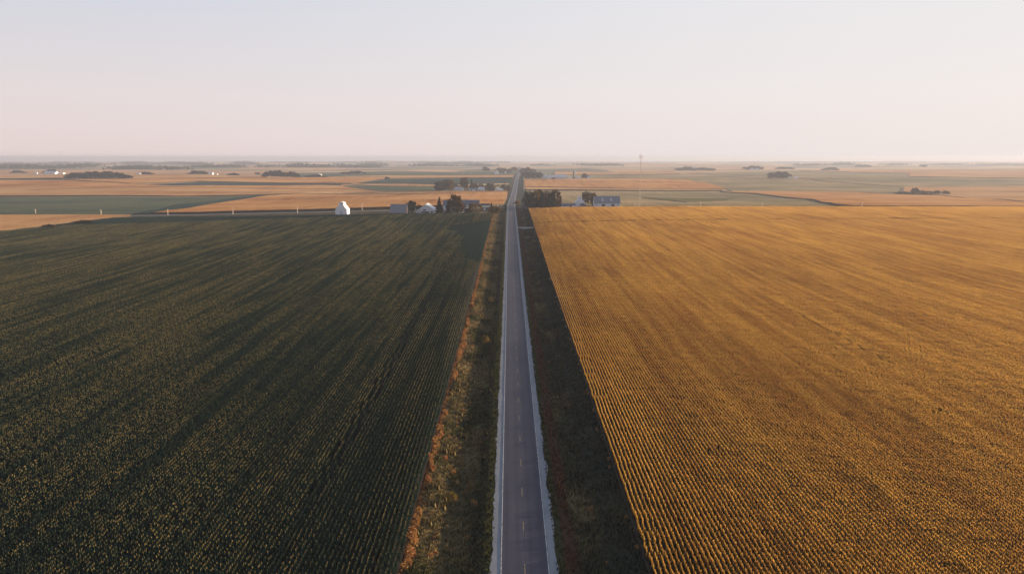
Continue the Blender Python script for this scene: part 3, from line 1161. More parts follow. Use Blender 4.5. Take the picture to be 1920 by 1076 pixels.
G_FARM = "trees around the farmyards"
TREES = [
    # left farm on the near side of the gravel road
    ("round", 762, 783, 377, 400, "green", "dark bushy tree between the grey shed and the white gabled barn"),
    ("bush", 780, 794, 385, 399, "dark", "low dark tree at the left corner of the white gabled barn"),
    ("conifer", 814, 834, 369, 402, "rust", "pointed reddish conifer standing right of the white gabled barn"),
    ("conifer", 834, 848, 374, 401, "dark", "dark slim evergreen touching the left side of the tall rusty tree"),
    ("tall", 840, 869, 366, 402, "rust", "tallest tree of the left farmyard, dark green turning rusty on its right"),
    ("bush", 878, 902, 381, 400, "gold", "round golden shrub in front of the long white house"),
    ("bush", 868, 882, 391, 401, "dark", "low dark hedge shrub at the foot of the golden shrub"),
    ("conifer", 917, 926, 379, 396, "dark", "small dark evergreen beside the pale sheet metal shed"),
    ("bush", 915, 928, 387, 401, "gold", "orange tinted shrub right of the pale sheet metal shed"),
    ("bush", 926, 939, 388, 401, "gold", "orange shrub nearest the road at the end of the left field"),
    # second farm on the left
    ("round", 814, 834, 341, 361, "dark", "dark tree at the left end of the second farm"),
    ("round", 828, 844, 338, 360, "green", "green tree in the clump at the left end of the second farm"),
    ("round", 838, 855, 338, 360, "gold", "yellowing tree on the right of the clump at the second farm"),
    ("bush", 848, 862, 345, 357, "dark", "low dark tree behind the small grey roofed house"),
    ("round", 861, 879, 334, 359, "brown", "big round brown tree right of the small grey roofed house"),
    ("conifer", 879, 889, 335, 357, "dark", "thin dark conifer rising behind the white garage"),
    ("bush", 883, 898, 344, 357, "rust", "dark reddish tree mass behind the white garage"),
    ("bush", 896, 906, 345, 356, "brown", "small brown tree behind the flat white shed"),
    ("round", 911, 928, 344, 361, "brown", "round brown tree between the flat white shed and the white cottage"),
    ("conifer", 928, 937, 346, 359, "dark", "dark conifer behind the white cottage"),
    ("round", 939, 949, 346, 359, "brown", "brown tree right of the white cottage"),
    ("bush", 948, 957, 348, 358, "rust", "rusty shrub close to the road at the second farm"),
    # far farm left of the road
    ("round", 904, 915, 313.5, 322, "brown", "lone far tree left of the farmstead on the horizon"),
    ("bush", 913, 919, 316, 321, "brown", "tiny shrub beside the lone far tree"),
    ("broad", 930, 943, 315, 325, "brown", "brown tree behind the tiny white house on the horizon"),
    ("broad", 940, 950, 315.5, 325, "brown", "brown tree right of the tiny white house on the horizon"),
    ("broad", 948, 960, 317, 326, "brown", "brown tree between the tiny white house and the road"),
    ("broad", 957, 971, 313.5, 322, "gold", "pale yellow tree beside the road on the horizon"),
    # far farm right of the road
    ("broad", 974, 988, 315.5, 329, "brown", "brown tree right of the road on the horizon"),
    ("broad", 984, 998, 314.5, 330, "brown", "tall brown tree in the grove left of the far blue barns"),
    ("broad", 994, 1006, 317.5, 331, "brown", "leaning brown tree in the grove left of the far blue barns"),
    ("broad", 977, 992, 323, 336.5, "dark", "dark front tree nearest the road in the far grove"),
    ("broad", 989, 1006, 324, 336.5, "dark", "dark front tree in the middle of the far grove"),
    ("round", 1003, 1017, 323, 336.5, "dark", "dark front tree at the right end of the far grove"),
    ("round", 1090, 1102, 326, 335.5, "dark", "single dark tree right of the two thin silos"),
    # right farm grove
    ("broad", 980, 1003, 360, 392, "green", "leafy tree nearest the road in the right farm grove"),
    ("broad", 996, 1016, 358, 392, "gold", "golden topped tree in the right farm grove"),
    ("tall", 1003, 1020, 356, 391, "green", "tallest green tree in the right farm grove"),
    ("broad", 1013, 1032, 359, 389, "rust", "rusty tree behind the house roof in the right farm grove"),
    ("broad", 1030, 1052, 357, 391, "rust", "orange brown tree at the right end of the right farm grove"),
    ("round", 984, 998, 368, 392, "dark", "dark round tree at the front left of the right farm grove"),
    ("round", 1024, 1042, 362, 391, "green", "green round tree just right of the hidden house roof"),
    ("broad", 1006, 1024, 364, 391.5, "dark", "dark spreading tree in the middle of the right farm grove"),
    ("bush", 986, 1008, 372, 393, "dark", "dark low shrub at the front left of the right farm grove"),
    ("bush", 1004, 1026, 376, 393, "dark", "dark low shrub in front of the hidden house roof"),
    ("bush", 1022, 1043, 375, 393, "dark", "dark low shrub front right of the hidden house roof"),
    ("bush", 1036, 1051, 378, 391, "dark", "dark shrub at the right end of the grove beside the blue roofed shed"),
    ("broad", 1089, 1107, 360.5, 385.8, "brown", "brown tree right behind the white corn crib"),
    ("tall", 1105, 1119, 362, 386.5, "gold", "golden tree at the left end of the long grey barn"),
    ("bush", 964, 976, 376, 384, "straw", "straw coloured shrub right beside the road behind the crossing"),
    # tree row far right
    ("bush", 1683, 1712, 360, 366.5, "brown", "low brown brush at the left end of the far right hedgerow"),
    ("round", 1707, 1722, 352.5, 365.5, "brown", "largest round tree of the far right hedgerow"),
    ("bush", 1722, 1735, 357.5, 366, "brown", "second tree from the left in the far right hedgerow"),
    ("bush", 1732, 1746, 358.5, 367, "brown", "middle tree of the far right hedgerow"),
    ("bush", 1748, 1764, 357.5, 366, "brown", "second tree from the right end of the far right hedgerow"),
    ("bush", 1765, 1779, 358, 366, "brown", "tree at the right end of the far right hedgerow"),
    # farm right
    ("round", 1438, 1453, 324, 335.5, "brown", "round brown tree left of the far right farm with white sheds"),
    ("round", 1724, 1738, 309, 314, "brown", "pale tree alone on the right horizon left of the hedgerow"),
    # dots
    ("bush", 720, 731, 332, 337, "dark", "tiny lone tree on the orange slope above the dark field"),
    ("bush", 80, 104, 421, 430, "dark", "low dark shrub at the left edge between orange and green fields"),
    ("bush", 104, 116, 420.5, 428, "dark", "smallest shrub on the boundary between orange and green fields"),
    ("bush", 141, 174, 413, 422.5, "dark", "wide dark shrub on the boundary between orange and green fields"),
]
for k_, a, b, t, bs, tn, lb in TREES:
    tree(k_, a, b, t, bs, tn, lb, G_FARM)


def wood(x0, x1, top, base, n, tint, label, group, vary=.35):
    for k in range(n):
        u = (k + random.uniform(.2, .8)) / n
        px = x0 + (x1 - x0) * u
        w = (x1 - x0) / n * random.uniform(1.6, 2.6)
        w = max(w, (base - top) * .9)
        env = min(1, .55 + 2.2 * min(u, 1 - u))
        h = (base - top) * env * random.uniform(1 - vary, 1.05)
        b = base - random.uniform(0, .12) * (base - top)
        tree("broad" if random.random() < .6 else "round", px - w / 2, px + w / 2, b - h, b, tint, label, group)


wood(122, 242, 323, 336, 18, "dark", "dark tree in the long wood on the far left plain", "trees of the long far left wood")
wood(494, 560, 321, 333.5, 12, "dark", "dark tree in the dense wood left of centre", "trees of the dense wood left of centre")
wood(576, 609, 327, 333.5, 6, "brown", "small brown tree in the short row right of the dense wood", "trees of the short row")
wood(1266, 1300, 313, 321, 8, "brown", "hazy tree in the left half of the flat topped wood on the right horizon", "trees of the flat topped right wood, left half")
wood(1300, 1340, 315, 320.5, 8, "brown", "hazy tree in the lower right half of the flat topped wood on the right horizon", "trees of the flat topped right wood, right half", .15)
wood(1454, 1479, 323, 335.5, 6, "rust", "reddish tree in the grove of the far right farm with white sheds", "trees of the far right farm")
wood(1396, 1430, 311, 319, 7, "brown", "pale hazy tree around the far right homestead", "trees of the hazy right homestead")
wood(1455, 1488, 313, 318, 6, "brown", "pale hazy tree in the low row right of the homestead", "trees of the hazy low row")
wood(1543, 1572, 314, 320, 6, "brown", "pale hazy tree in the copse on the right plain", "trees of the hazy right copse")
wood(1604, 1630, 309, 314, 5, "brown", "faint tree of the small far copse on the right", "trees of the faint far copse")
wood(20, 48, 320, 325, 6, "dark", "dark tree of the farm at the far left edge", "trees of the far left edge farm")
wood(84, 108, 318, 326, 5, "dark", "dark tree behind the blue roofed far left barn", "trees behind the far left barn")
wood(262, 286, 322, 328.5, 5, "dark", "dark tree right of the lone white shed on the left plain", "trees right of the lone white shed")
wood(355, 388, 321, 328, 6, "dark", "dark tree left of the small white farm on the left plain", "trees left of the small white farm")
wood(427, 446, 324.5, 330, 4, "dark", "dark tree in the tiny clump left of the dense wood", "trees of the tiny clump")
wood(480, 488, 323.5, 328, 2, "dark", "faint pair of trees just left of the dense wood", "faint pair of trees")
wood(640, 684, 321, 327, 8, "dark", "dark tree of the white farm right of the short row", "trees of the small central left farm")

# far-off woodland on the rolling horizon: one mass nobody could count
rnd = random.Random(11)
v, f, tint = [], [], []
bands = [(-300, 700, 312, 316), (-300, 900, 307, 311), (100, 960, 304.5, 307), (640, 960, 310, 314), (980, 1240, 308, 312), (1080, 1160, 309.5, 312), (200, 330, 316, 319), (-300, 120, 315, 318), (1500, 2200, 309, 312)]
for x0, x1, ya, yb in bands:
    px = x0
    while px < x1:
        py = ya + (yb - ya) * (.5 + .5 * noise.noise((px / 70, ya, 0)))
        nn = noise.noise((px / 34, ya * 3.1, 5))
        if nn > .02:
            g = ground(px, py)
            R = 9 + 14 * max(0, nn + .1)
            for _ in range(16):
                c = g + Vector((rnd.gauss(0, 34), rnd.gauss(0, 40), rnd.uniform(1, R)))
                s = rnd.uniform(3.5, 8)
                m = Matrix.Rotation(rnd.uniform(0, 6.3), 3, Vector((rnd.gauss(0, 1), rnd.gauss(0, 1), rnd.gauss(0, 1))).normalized())
                i = len(v)
                for q in ((-s, -s * .7, 0), (s, -s * .7, 0), (s * .7, s * .7, 1), (-s * .7, s * .7, -1)):
                    v.append(tuple(c + m @ Vector(q)))
                f.append((i, i + 1, i + 2, i + 3))
                tint += [rnd.random() * .5] * 4
        px += 1.6
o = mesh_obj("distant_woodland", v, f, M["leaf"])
at = o.data.attributes.new("tint", "FLOAT", "POINT")
at.data.foreach_set("value", tint)
o.color = (.8, .95, 1.1, 1)  # lighter bluish tint puts haze into the foliage colour
tag(o, "hazy blue grey belts of woodland along the far horizon", kind="stuff")

# shrubs on the left verge
for k_, (px, py, w, h, tn, lb) in enumerate([
        (911, 641, 17, 12, "straw", "straw coloured bush in the left ditch beside the rusty weeds"),
        (920, 566, 10, 8, "straw", "small pale bush near the left road edge"),
        (846, 938, 20, 16, "straw", "pale bush in the left ditch nearest the camera"),
        (905, 520, 10, 7, "straw", "tan bush far up the left ditch"),
        (928, 434, 7, 5, "straw", "pale shrub in the left ditch just before the farm"),
        (1000, 455, 7, 6, "straw", "pale shrub on the right verge past the field driveway"),
        (1001, 478, 9, 7, "rust", "reddish shrub on the right verge past the field driveway")]):
    tree("bush", px - w / 2, px + w / 2, py - h, py, tn, lb, "bushes in the ditches")

# ------------------------------------------------------------------ buildings
def gable(mb_w, mb_r, w, d, eave, ridge, axis, over=.4, th=.25):
    """walls and roof of a gabled building, centred; axis = direction of the ridge"""
    if axis == "x":
        hw, s = d / 2, w / 2
    else:
        hw, s = w / 2, d / 2
    mb_w.prism([(-hw, -1.5), (hw, -1.5), (hw, eave), (0, ridge), (-hw, eave)], -s, s, axis)
    sl = (ridge - eave) / hw
    e = hw + over
    zl = ridge - sl * e
    mb_r.prism([(-e, zl + .03), (0, ridge + .03), (e, zl + .03), (e, zl + .03 + th), (0, ridge + .03 + th * 1.2), (-e, zl + .03 + th)], -s - over, s + over, axis)


def opening(root, name, mat, x, y, z, w, h, face="front", frame=True):
    """door or window set 8 cm proud of a wall: a frame with a leaf or pane inside"""
    fr, pn = MB(), MB()
    t = .12
    if face == "front":
        for (a, b, c, d_) in ((x - w / 2 - t, x - w / 2, z, z + h), (x + w / 2, x + w / 2 + t, z, z + h), (x - w / 2 - t, x + w / 2 + t, z + h, z + h + t)):
            fr.box(a, b, y - .1, y + .02, c, d_)
        pn.box(x - w / 2, x + w / 2, y - .06, y + .02, z, z + h)
    else:
        for (a, b, c, d_) in ((y - w / 2 - t, y - w / 2, z, z + h), (y + w / 2, y + w / 2 + t, z, z + h), (y - w / 2 - t, y + w / 2 + t, z + h, z + h + t)):
            fr.box(x - .02, x + .1, a, b, c, d_)
        pn.box(x - .02, x + .06, y - w / 2, y + w / 2, z, z + h)
    o = pn.build(name, mat, root)
    fr.build("frame", M["white_wall"], o)
    return o


def building(name, label, cat, px0, px1, base, eave_px, ridge_px, depth, axis, wall, roof, group=None, wins=(), doors=(), chim=(), rz=0.0, side=True):
    """a gabled building filling these pixels; heights in photograph pixels above its base"""
    p = ground((px0 + px1) / 2, base)
    m = mpp(p)
    w = (px1 - px0) * m
    eave, ridge = eave_px * m, ridge_px * m
    r = empty(name, (p.x, p.y + depth / 2, p.z), rz)
    tag(r, label, cat, group)
    a, b = MB(), MB()
    gable(a, b, w, depth, eave, ridge, axis)
    a.build("wall", wall, r)
    rf = b.build("roof", roof, r)
    for (fx, fz, ww, hh) in wins:
        opening(r, "window", M["glass"], fx * w, -depth / 2, fz * eave, ww, hh)
    for (fx, ww, hh) in doors:
        opening(r, "door", M["door"], fx * w, -depth / 2, 0.05, ww, hh)
    for (fx, hh) in chim:
        c = MB()
        c.box(fx * w - .5, fx * w + .5, -.5, .5, ridge - 1.0, ridge + hh)
        c.box(fx * w - .62, fx * w + .62, -.62, .62, ridge + hh, ridge + hh + .2)
        c.build("chimney", M["brick"], rf)
    if side:
        opening(r, "window", M["glass"], w / 2, 0, eave * .35, 1.2, min(1.4, eave * .4), "side")
    return r, w, eave, ridge, m


def corn_crib(label, px0, px1, base, eave_px, neck_px, top_px, depth, leanto=False):
    """white crib: gabled body with a tall cupola on its ridge"""
    p = ground((px0 + px1) / 2, base)
    m = mpp(p)
    w = (px1 - px0) * m
    e, n, t = eave_px * m, neck_px * m, top_px * m
    r = empty("corn_crib", (p.x, p.y + depth / 2, p.z))
    tag(r, label, "corn crib")
    cw = w * .42
    s = depth / 2
    hw = w / 2
    wl = MB()
    wl.prism([(-hw, -1.2), (hw, -1.2), (hw, e), (cw / 2, n), (-cw / 2, n), (-hw, e)], -s, s, "y")
    wl.build("wall", M["white_wall"], r)
    rf = MB()
    for sg in (-1, 1):
        k = (n - e) / (hw - cw / 2)
        eo = hw + .35
        ze = e - k * .35
        prof = [(sg * eo, ze + .03), (sg * (cw / 2 + .02), n + .03), (sg * (cw / 2 + .02), n + .28), (sg * eo, ze + .25)]
        rf.prism(prof if sg > 0 else prof[::-1], -s - .3, s + .3, "y")
    rf.build("roof", M["white_metal"], r)
    cu = MB()
    ce = t - cw * .22
    cu.prism([(-cw / 2, n - .05), (cw / 2, n - .05), (cw / 2, ce), (0, t - .2), (-cw / 2, ce)], -s * .72, s * .72, "y")
    c = cu.build("cupola", M["white_wall"], r)
    cr = MB()
    cr.prism([(-cw / 2 - .3, ce - .1), (0, t - .14), (cw / 2 + .3, ce - .1), (cw / 2 + .3, ce + .12), (0, t + .1), (-cw / 2 - .3, ce + .12)], -s * .72 - .3, s * .72 + .3, "y")
    cr.build("cupola_roof", M["white_metal"], c)
    o = opening(c, "window", M["glass"], 0, -s * .72, n + (ce - n) * .3, 1.0, (ce - n) * .4)
    opening(r, "door", M["pale_wall"], 0, -s, .05, w * .24, e * .72)
    if leanto:
        lt = MB()
        lt.prism([(w * .05, -1), (w * .62, -1), (w * .62, 2.6), (w * .3, 4.4), (w * .05, 4.4)], -s - 5, -s - .14, "y")
        l_ = lt.build("lean_to", M["blue_roof"], r)
    return r


corn_crib("white corn crib with cupola standing alone left of the grey shed", 629, 650.5, 403, 9.5, 17.5, 24, 13)
corn_crib("white corn crib with cupola and grey lean-to between the grove and the grey barn", 1079.5, 1096.5, 388.5, 8.5, 14, 20, 12, True)

building("shed", "grey roofed old shed right of the lone white corn crib", "shed", 731.5, 762, 403, 4.2, 19, 13, "x", M["brown_wall"], M["grey_roof"], wins=((-.3, .25, 1.2, 1), (.28, .25, 1.2, 1)), doors=((0, 3.0, 1.9),))
g_ = building("barn", "wide white gabled barn left of the pointed reddish conifer", "barn", 779, 817, 399.5, 3.6, 15.5, 24, "y", M["white_wall"], M["white_metal"], wins=((-.05, 1.25, 2.6, 1.3),), doors=((-.02, 7.5, 1.7), (.3, 2.2, 1.8)))
building("house", "white house with dark blue roof left behind the tallest rusty tree", "house", 831, 852, 398, 13, 21, 10, "x", M["white_wall"], M["blue_roof"], wins=((-.3, .6, .8, 1.2), (.2, .6, .8, 1.2)), doors=((.1, 1.0, 2.1),), chim=((.2, 1.0),))
building("house", "long white house with dark blue roof behind the round golden shrub", "house", 867, 898, 398, 14, 21.5, 11, "x", M["white_wall"], M["blue_roof"], wins=((-.36, .6, .8, 1.3), (-.08, .6, .8, 1.3), (.3, .6, .8, 1.3)), doors=((0, 1.0, 2.1),), chim=((-.42, 1.0), (0, 1.0)))
building("shed", "pale sheet metal shed between the long white house and the road", "shed", 898, 918, 394, 9, 11.2, 9, "x", M["white_metal"], M["dark_roof"], doors=((.25, 3.0, 2.8), (-.2, 3.0, 2.8)), wins=((.02, .4, 1, 1),))
building("garden_shed", "small white shed between the tallest rusty tree and the long house", "shed", 861, 868, 399, 4.5, 8, 5, "y", M["white_wall"], M["white_metal"], doors=((0, 1.2, 1.9),), side=False)
# second farm
building("house", "small house with pale grey hipped roof at the second farm", "house", 849, 868, 359.5, 3.2, 8.5, 11, "x", M["white_wall"], M["pale_wall"], wins=((-.3, .3, 1.6, 1.3), (.1, .3, 1.6, 1.3), (.35, .3, 1.6, 1.3)), doors=((-.08, 1.2, 2.1),))
building("garage", "white garage with dark open bays at the second farm", "garage", 880, 896, 359.5, 5.6, 8.5, 10, "x", M["white_wall"], M["dark_roof"], doors=((-.28, 3.6, 3.6), (.36, 3.6, 3.6)))
building("shed", "low flat white shed right of the garage at the second farm", "shed", 896.5, 908, 359.5, 5.2, 7.8, 12, "x", M["white_wall"], M["white_metal"], wins=((-.25, .3, 1.4, 1.2),), doors=((.12, 2.6, 2.6),))
building("house", "white gabled cottage near the road at the second farm", "house", 928, 936.5, 360, 5, 9.5, 11, "y", M["white_wall"], M["pale_wall"], wins=((-.2, .35, 1, 1.4), (.25, .35, 1, 1.4)), doors=((0.02, 1.1, 2.1),))
building("shed", "low white annexe right of the gabled cottage at the second farm", "shed", 936.8, 943, 360, 3.6, 6, 9, "x", M["white_wall"], M["white_metal"], wins=((0, .35, 1.2, 1),))
# right farm
building("house", "house with blue grey roof half hidden in the right farm grove", "house", 1019, 1035, 389, 11, 18, 9, "x", M["white_wall"], M["blue_roof"], wins=((-.25, .5, 1.1, 1.5), (.2, .5, 1.1, 1.5)), doors=((0, 1.2, 2.2),), chim=((.1, .8),))
building("shed", "low blue roofed shed right of the right farm grove", "shed", 1049, 1066, 389, 3.6, 6.5, 7, "x", M["pale_wall"], M["blue_roof"], wins=((-.2, .3, 1.3, .9), (.2, .3, 1.3, .9)), doors=((0, 1.6, 1.9),))
building("shed", "low white shed between the blue roofed shed and the corn crib", "shed", 1066, 1079, 388.5, 4.2, 6, 7, "x", M["white_wall"], M["blue_roof"], doors=((-.2, 2.4, 2.1),))
r, w, e, rd, m = building("barn", "long barn with slate grey roof and white wall right of the golden tree", "barn", 1114.5, 1162.5, 388.5, 7.5, 19.5, 14, "x", M["white_metal"], M["grey_roof"], wins=((-.42, .45, 1.2, 1), (.42, .45, 1.2, 1)), doors=((-.15, 3.6, 3.4), (.22, 3.6, 3.4)))
rf = [c for c in r.children if c.name.startswith("roof")][0]
for fx in (-.17, .16):
    sk = MB()
    hw = 7.0
    sl = (rd - e) / hw
    for (a0, a1) in ((.28, .78),):
        y0, y1 = -hw * a1, -hw * a0
        z0, z1 = rd + sl * y0 + .36, rd + sl * y1 + .36
        x0 = fx * w
        sk.face([(x0 - 1.1, y0, z0), (x0 + 1.1, y0, z0), (x0 + 1.1, y1, z1), (x0 - 1.1, y1, z1)])
    sk.build("skylight", M["skylight"], rf)

# far farms: small but each its own
FARF = "buildings of the far farms"
for (nm, lb, ct, a, b, base, e, t, dep, ax, wl, rfm) in [
        ("barn", "pale blue far barn just right of the dark far grove", "barn", 1017, 1027, 336.5, 5.5, 7.6, 14, "x", "white_metal", "white_metal"),
        ("house", "white far house with pointed gable between the two pale blue far barns", "house", 1028, 1034, 336.5, 6, 10, 9, "y", "white_wall", "grey_roof"),
        ("shed", "low far shed beside the long pale blue far barn", "shed", 1034, 1041, 336.5, 4, 6.5, 9, "x", "red_wall", "white_metal"),
        ("barn", "long pale blue far barn left of the two thin silos", "barn", 1041, 1063, 336, 5, 8, 16, "x", "white_metal", "white_metal"),
        ("shed", "tiny white shed left of the two thin silos", "shed", 1067, 1073, 336.5, 2.4, 3.8, 8, "x", "white_wall", "white_metal"),
        ("shed", "tiny white shed right of the two thin silos", "shed", 1080, 1087, 336, 2.4, 4, 8, "x", "white_wall", "white_metal"),
        ("shed", "tiny white shed right of the single dark far tree", "shed", 1101, 1108, 336, 2.2, 3.6, 8, "x", "white_wall", "white_metal"),
        ("house", "tiny white house among brown trees left of the road on the horizon", "house", 927, 935, 327.5, 4.5, 8, 12, "y", "white_wall", "pale_wall"),
        ("shed", "tiny white shed right of the house on the horizon", "shed", 946, 949.5, 326.5, 3.5, 5.5, 10, "y", "white_wall", "white_metal"),
        ("shed", "lone white shed on the left plain beside a dark clump", "shed", 256, 262, 328, 2.2, 3.6, 14, "x", "white_wall", "white_metal"),
        ("barn", "blue roofed white barn on the far left plain", "barn", 82, 103, 326.8, 2.2, 5.5, 26, "x", "white_wall", "white_metal"),
        ("shed", "small white shed left of the blue roofed far barn", "shed", 63, 69, 326, 1.6, 2.8, 16, "x", "white_wall", "white_metal"),
        ("shed", "small white shed right of the blue roofed far barn", "shed", 110, 118, 326.5, 1.6, 2.8, 16, "x", "white_wall", "pale_wall"),
        ("house", "white house among trees at the far left edge", "house", 26, 31, 324.5, 2.2, 4, 14, "y", "white_wall", "white_metal"),
        ("house", "white house of the small farm on the left plain", "house", 390, 398, 328, 2.4, 4.6, 14, "x", "white_wall", "white_metal"),
        ("shed", "tiny white shed right of the small farm house on the left plain", "shed", 403, 407, 328.5, 1.6, 2.6, 10, "x", "white_wall", "white_metal"),
        ("house", "white house in the small farm right of the short tree row", "house", 656, 664, 327, 2.2, 4, 14, "x", "white_wall", "white_metal"),
        ("shed", "white shed at the right end of the small central left farm", "shed", 674, 680, 326.5, 1.8, 3.2, 12, "x", "white_wall", "white_metal"),
        ("shed", "white far shed behind the short row of brown trees", "shed", 594, 602, 330.5, 2.6, 4.6, 12, "y", "white_wall", "white_metal"),
        ("shed", "tiny bright shed beside the lone tree on the orange slope", "shed", 726.5, 729, 337, 2.4, 4.2, 6, "y", "white_wall", "white_metal"),
        ("shed", "white shed right of the reddish grove on the far right", "shed", 1478, 1486, 335.8, 2.4, 4.6, 12, "y", "white_wall", "white_metal"),
        ("shed", "low white shed at the right end of the far right farm", "shed", 1489, 1497, 335.5, 2, 3.4, 12, "x", "white_wall", "white_metal"),
        ("house", "pale house in the hazy homestead on the right plain", "house", 1408, 1414, 319.5, 2.2, 4, 14, "y", "white_wall", "white_metal"),
        ("shed", "pale shed at the right of the hazy homestead on the right plain", "shed", 1419, 1424, 319.5, 1.8, 3, 14, "x", "white_wall", "white_metal")]:
    building(nm, lb, ct, a, b, base, e, t, dep, ax, M[wl], M[rfm], FARF, wins=((-.28, .3, 1.4, 1.2),), doors=((.2, 2.2, 2.2),), side=False)


def silo(px0, px1, top, base, mat, label):
    p = ground((px0 + px1) / 2, base)
    m = mpp(p)
    R, H = (px1 - px0) * m / 2, (base - top) * m
    r = empty("silo", p)
    tag(r, label, "silo")
    a = MB()
    a.tube([(0, 0, -1), (0, 0, H * .86)], [R, R], 20)
    for k in range(1, 8):
        a.tube([(0, 0, H * .86 * k / 8 - .1), (0, 0, H * .86 * k / 8 + .1)], [R + .06, R + .06], 20)
    a.build("barrel", mat, r, smooth=False)
    d = MB()
    d.tube([(0, 0, H * .86), (0, 0, H * .9), (0, 0, H * .96), (0, 0, H)], [R + .12, R * .92, R * .6, R * .06], 20)
    d.build("dome", M["white_metal"] if mat is M["concrete"] else mat, r, smooth=True)


silo(1074.3, 1077.3, 320.5, 336, M["dark_silo"], "dark thin silo at the far farm right of the road")
silo(1077.8, 1080, 322.5, 335.5, M["concrete"], "pale thin silo beside the dark one at the far farm")

# ------------------------------------------------------------------ poles, mast, trailer, post
def pole_parts(H):
    a = MB()
    a.tube([(0, 0, -1), (0, 0, H)], [.3, .24], 8)
    c = MB()
    c.box(-1.3, 1.3, -.08, .08, H - .9, H - .68)
    ins = MB()
    for x in (-1.1, -.4, .4, 1.1):
        ins.tube([(x, 0, H - .68), (x, 0, H - .4)], [.07, .09], 6)
    return a, c, ins


POLES = [(67, 392.5, 401.5, "at the far left edge"), (190, 393, 404.5, "where the orange field meets the gravel road"), (315, 392, 404, "at the tip of the dark green field"),
         (437, 389.5, 402, "in front of the orange hill, left half"), (558, 387.5, 400, "in front of the orange hill left of the white corn crib"), (679, 381.5, 394.5, "between the corn crib and the grey shed"),
         (1190, 377, 390, "just left of the tall mast"), (1313, 378.5, 389.5, "right of the tall mast at the edge of the golden field"), (1429, 379, 389.5, "second to the right of the tall mast"),
         (1616, 380, 390, "third to the right of the tall mast")]
first = None
for px, top, base, lb in POLES:
    p = ground(px, base)
    H = (base - top) * mpp(p)
    if first is None:
        H0 = H
        first = empty("utility_pole", p)
        a, c, ins = pole_parts(H)
        a.build("shaft", M["pole_wood"], first)
        cr = c.build("crossarm", M["pole_wood"], first)
        ins.build("insulators", M["insulator"], first)
        r = first
    else:
        r = copy_tree(first)
        r.location = p
        r.scale = (1, 1, H / H0)
    tag(r, "wooden utility pole " + lb, "utility pole", "utility poles along the gravel road")

# lattice radio mast
p = ground(1199, 391)
m = mpp(p)
H = (391 - 291) * m
mast = empty("radio_mast", p, .3)
tag(mast, "tall thin lattice radio mast rising above the horizon on the right", "mast")
fr = MB()


def corner(k, z):
    R = .62 - .3 * z / H
    a = k * 2.0944
    return Vector((R * math.cos(a), R * math.sin(a), z))


for k in range(3):
    fr.tube([corner(k, -.5), corner(k, H)], [.09, .07], 5)
z, nseg = 0.0, 34
for s in range(nseg):
    z0, z1 = H * s / nseg, H * (s + 1) / nseg
    for k in range(3):
        fr.tube([corner(k, z0), corner((k + 1) % 3, z1)], [.032, .032], 4)
        fr.tube([corner(k, z1), corner((k + 1) % 3, z1)], [.03, .03], 4)
fr.build("lattice", M["mast_steel"], mast)
for (dx, z0, z1) in ((-1.6, H - 4.2, H - 1.4), (1.6, H - 4.2, H - 1.4), (0, H - 3.6, H - .6)):
    a = MB()
    yy = -.0 if dx else 1.5
    a.box(dx - .16, dx + .16, yy - .12, yy + .12, z0, z1)
    a.tube([(0, 0, (z0 + z1) / 2), (dx, yy, (z0 + z1) / 2)], [.07, .07], 5)
    a.build("antenna", M["antenna"], mast)
a = MB()
a.tube([(0, 0, H - .2), (0, 0, H + 2)], [.07, .03], 5)
a.build("lightning_rod", M["mast_steel"], mast)

building("equipment_hut", "low white equipment hut at the foot of the tall mast", "hut", 1185, 1191.5, 391.5, 2.6, 3.8, 3, "x", M["white_wall"], M["grey_roof"], doors=((.1, .9, 1.5),), side=False)
building("equipment_hut", "grey equipment cabinet hut right below the tall mast", "hut", 1194.5, 1198, 391.5, 2.4, 3.2, 2.4, "x", M["pale_wall"], M["grey_roof"], doors=((0, .8, 1.3),), side=False)
tree("bush", 1206, 1217, 396, 399, "dark", "low dark bush standing in the golden corn below the mast", "bushes in the corn")


def trailer(px0, px1, top, base, label, mat):
    p = ground((px0 + px1) / 2, base)
    m = mpp(p)
    L, H = (px1 - px0) * m, (base - top) * m
    r = empty("trailer", p)
    tag(r, label, "trailer")
    b = MB()
    prof = [(-L / 2, .55), (L / 2, .55), (L / 2, H - .2), (L / 2 - .25, H), (-L / 2 + .25, H), (-L / 2, H - .2)]
    b.prism(prof, -1.2, 1.2, "y")
    b.build("body", mat, r)
    for x in (-L * .12, L * .12):
        for yy in (-1.1, 1.1):
            wh = MB()
            wh.tube([(x, yy - .13, .36), (x, yy + .13, .36)], [.38, .38], 12)
            wh.build("wheel", M["tyre"], r)
    h = MB()
    h.tube([(L / 2, 0, .6), (L / 2 + 1.4, 0, .5)], [.06, .06], 5)
    h.build("drawbar", M["tyre"], r)
    opening(r, "window", M["glass"], -L * .25, -1.2, H * .5, 1.0, .6)
    return r


trailer(1052, 1062.5, 387.5, 391.8, "long white trailer parked in front of the low blue roofed shed", M["white_metal"])
trailer(833, 841, 396, 400.5, "white trailer parked between the reddish conifer and the tallest tree", M["white_metal"])


def post(px, top, base, label):
    p = ground(px, base)
    H = (base - top) * mpp(p)
    r = empty("utility_pole", p)
    tag(r, label, "utility pole")
    a, c, ins = pole_parts(H)
    a.build("shaft", M["white_metal"], r)
    ins.build("insulators", M["insulator"], r)


post(986.3, 379.5, 392, "bare pale pole at the crossing in front of the right farm grove")
post(933, 384, 391, "short pale pole left of the road at the crossing")

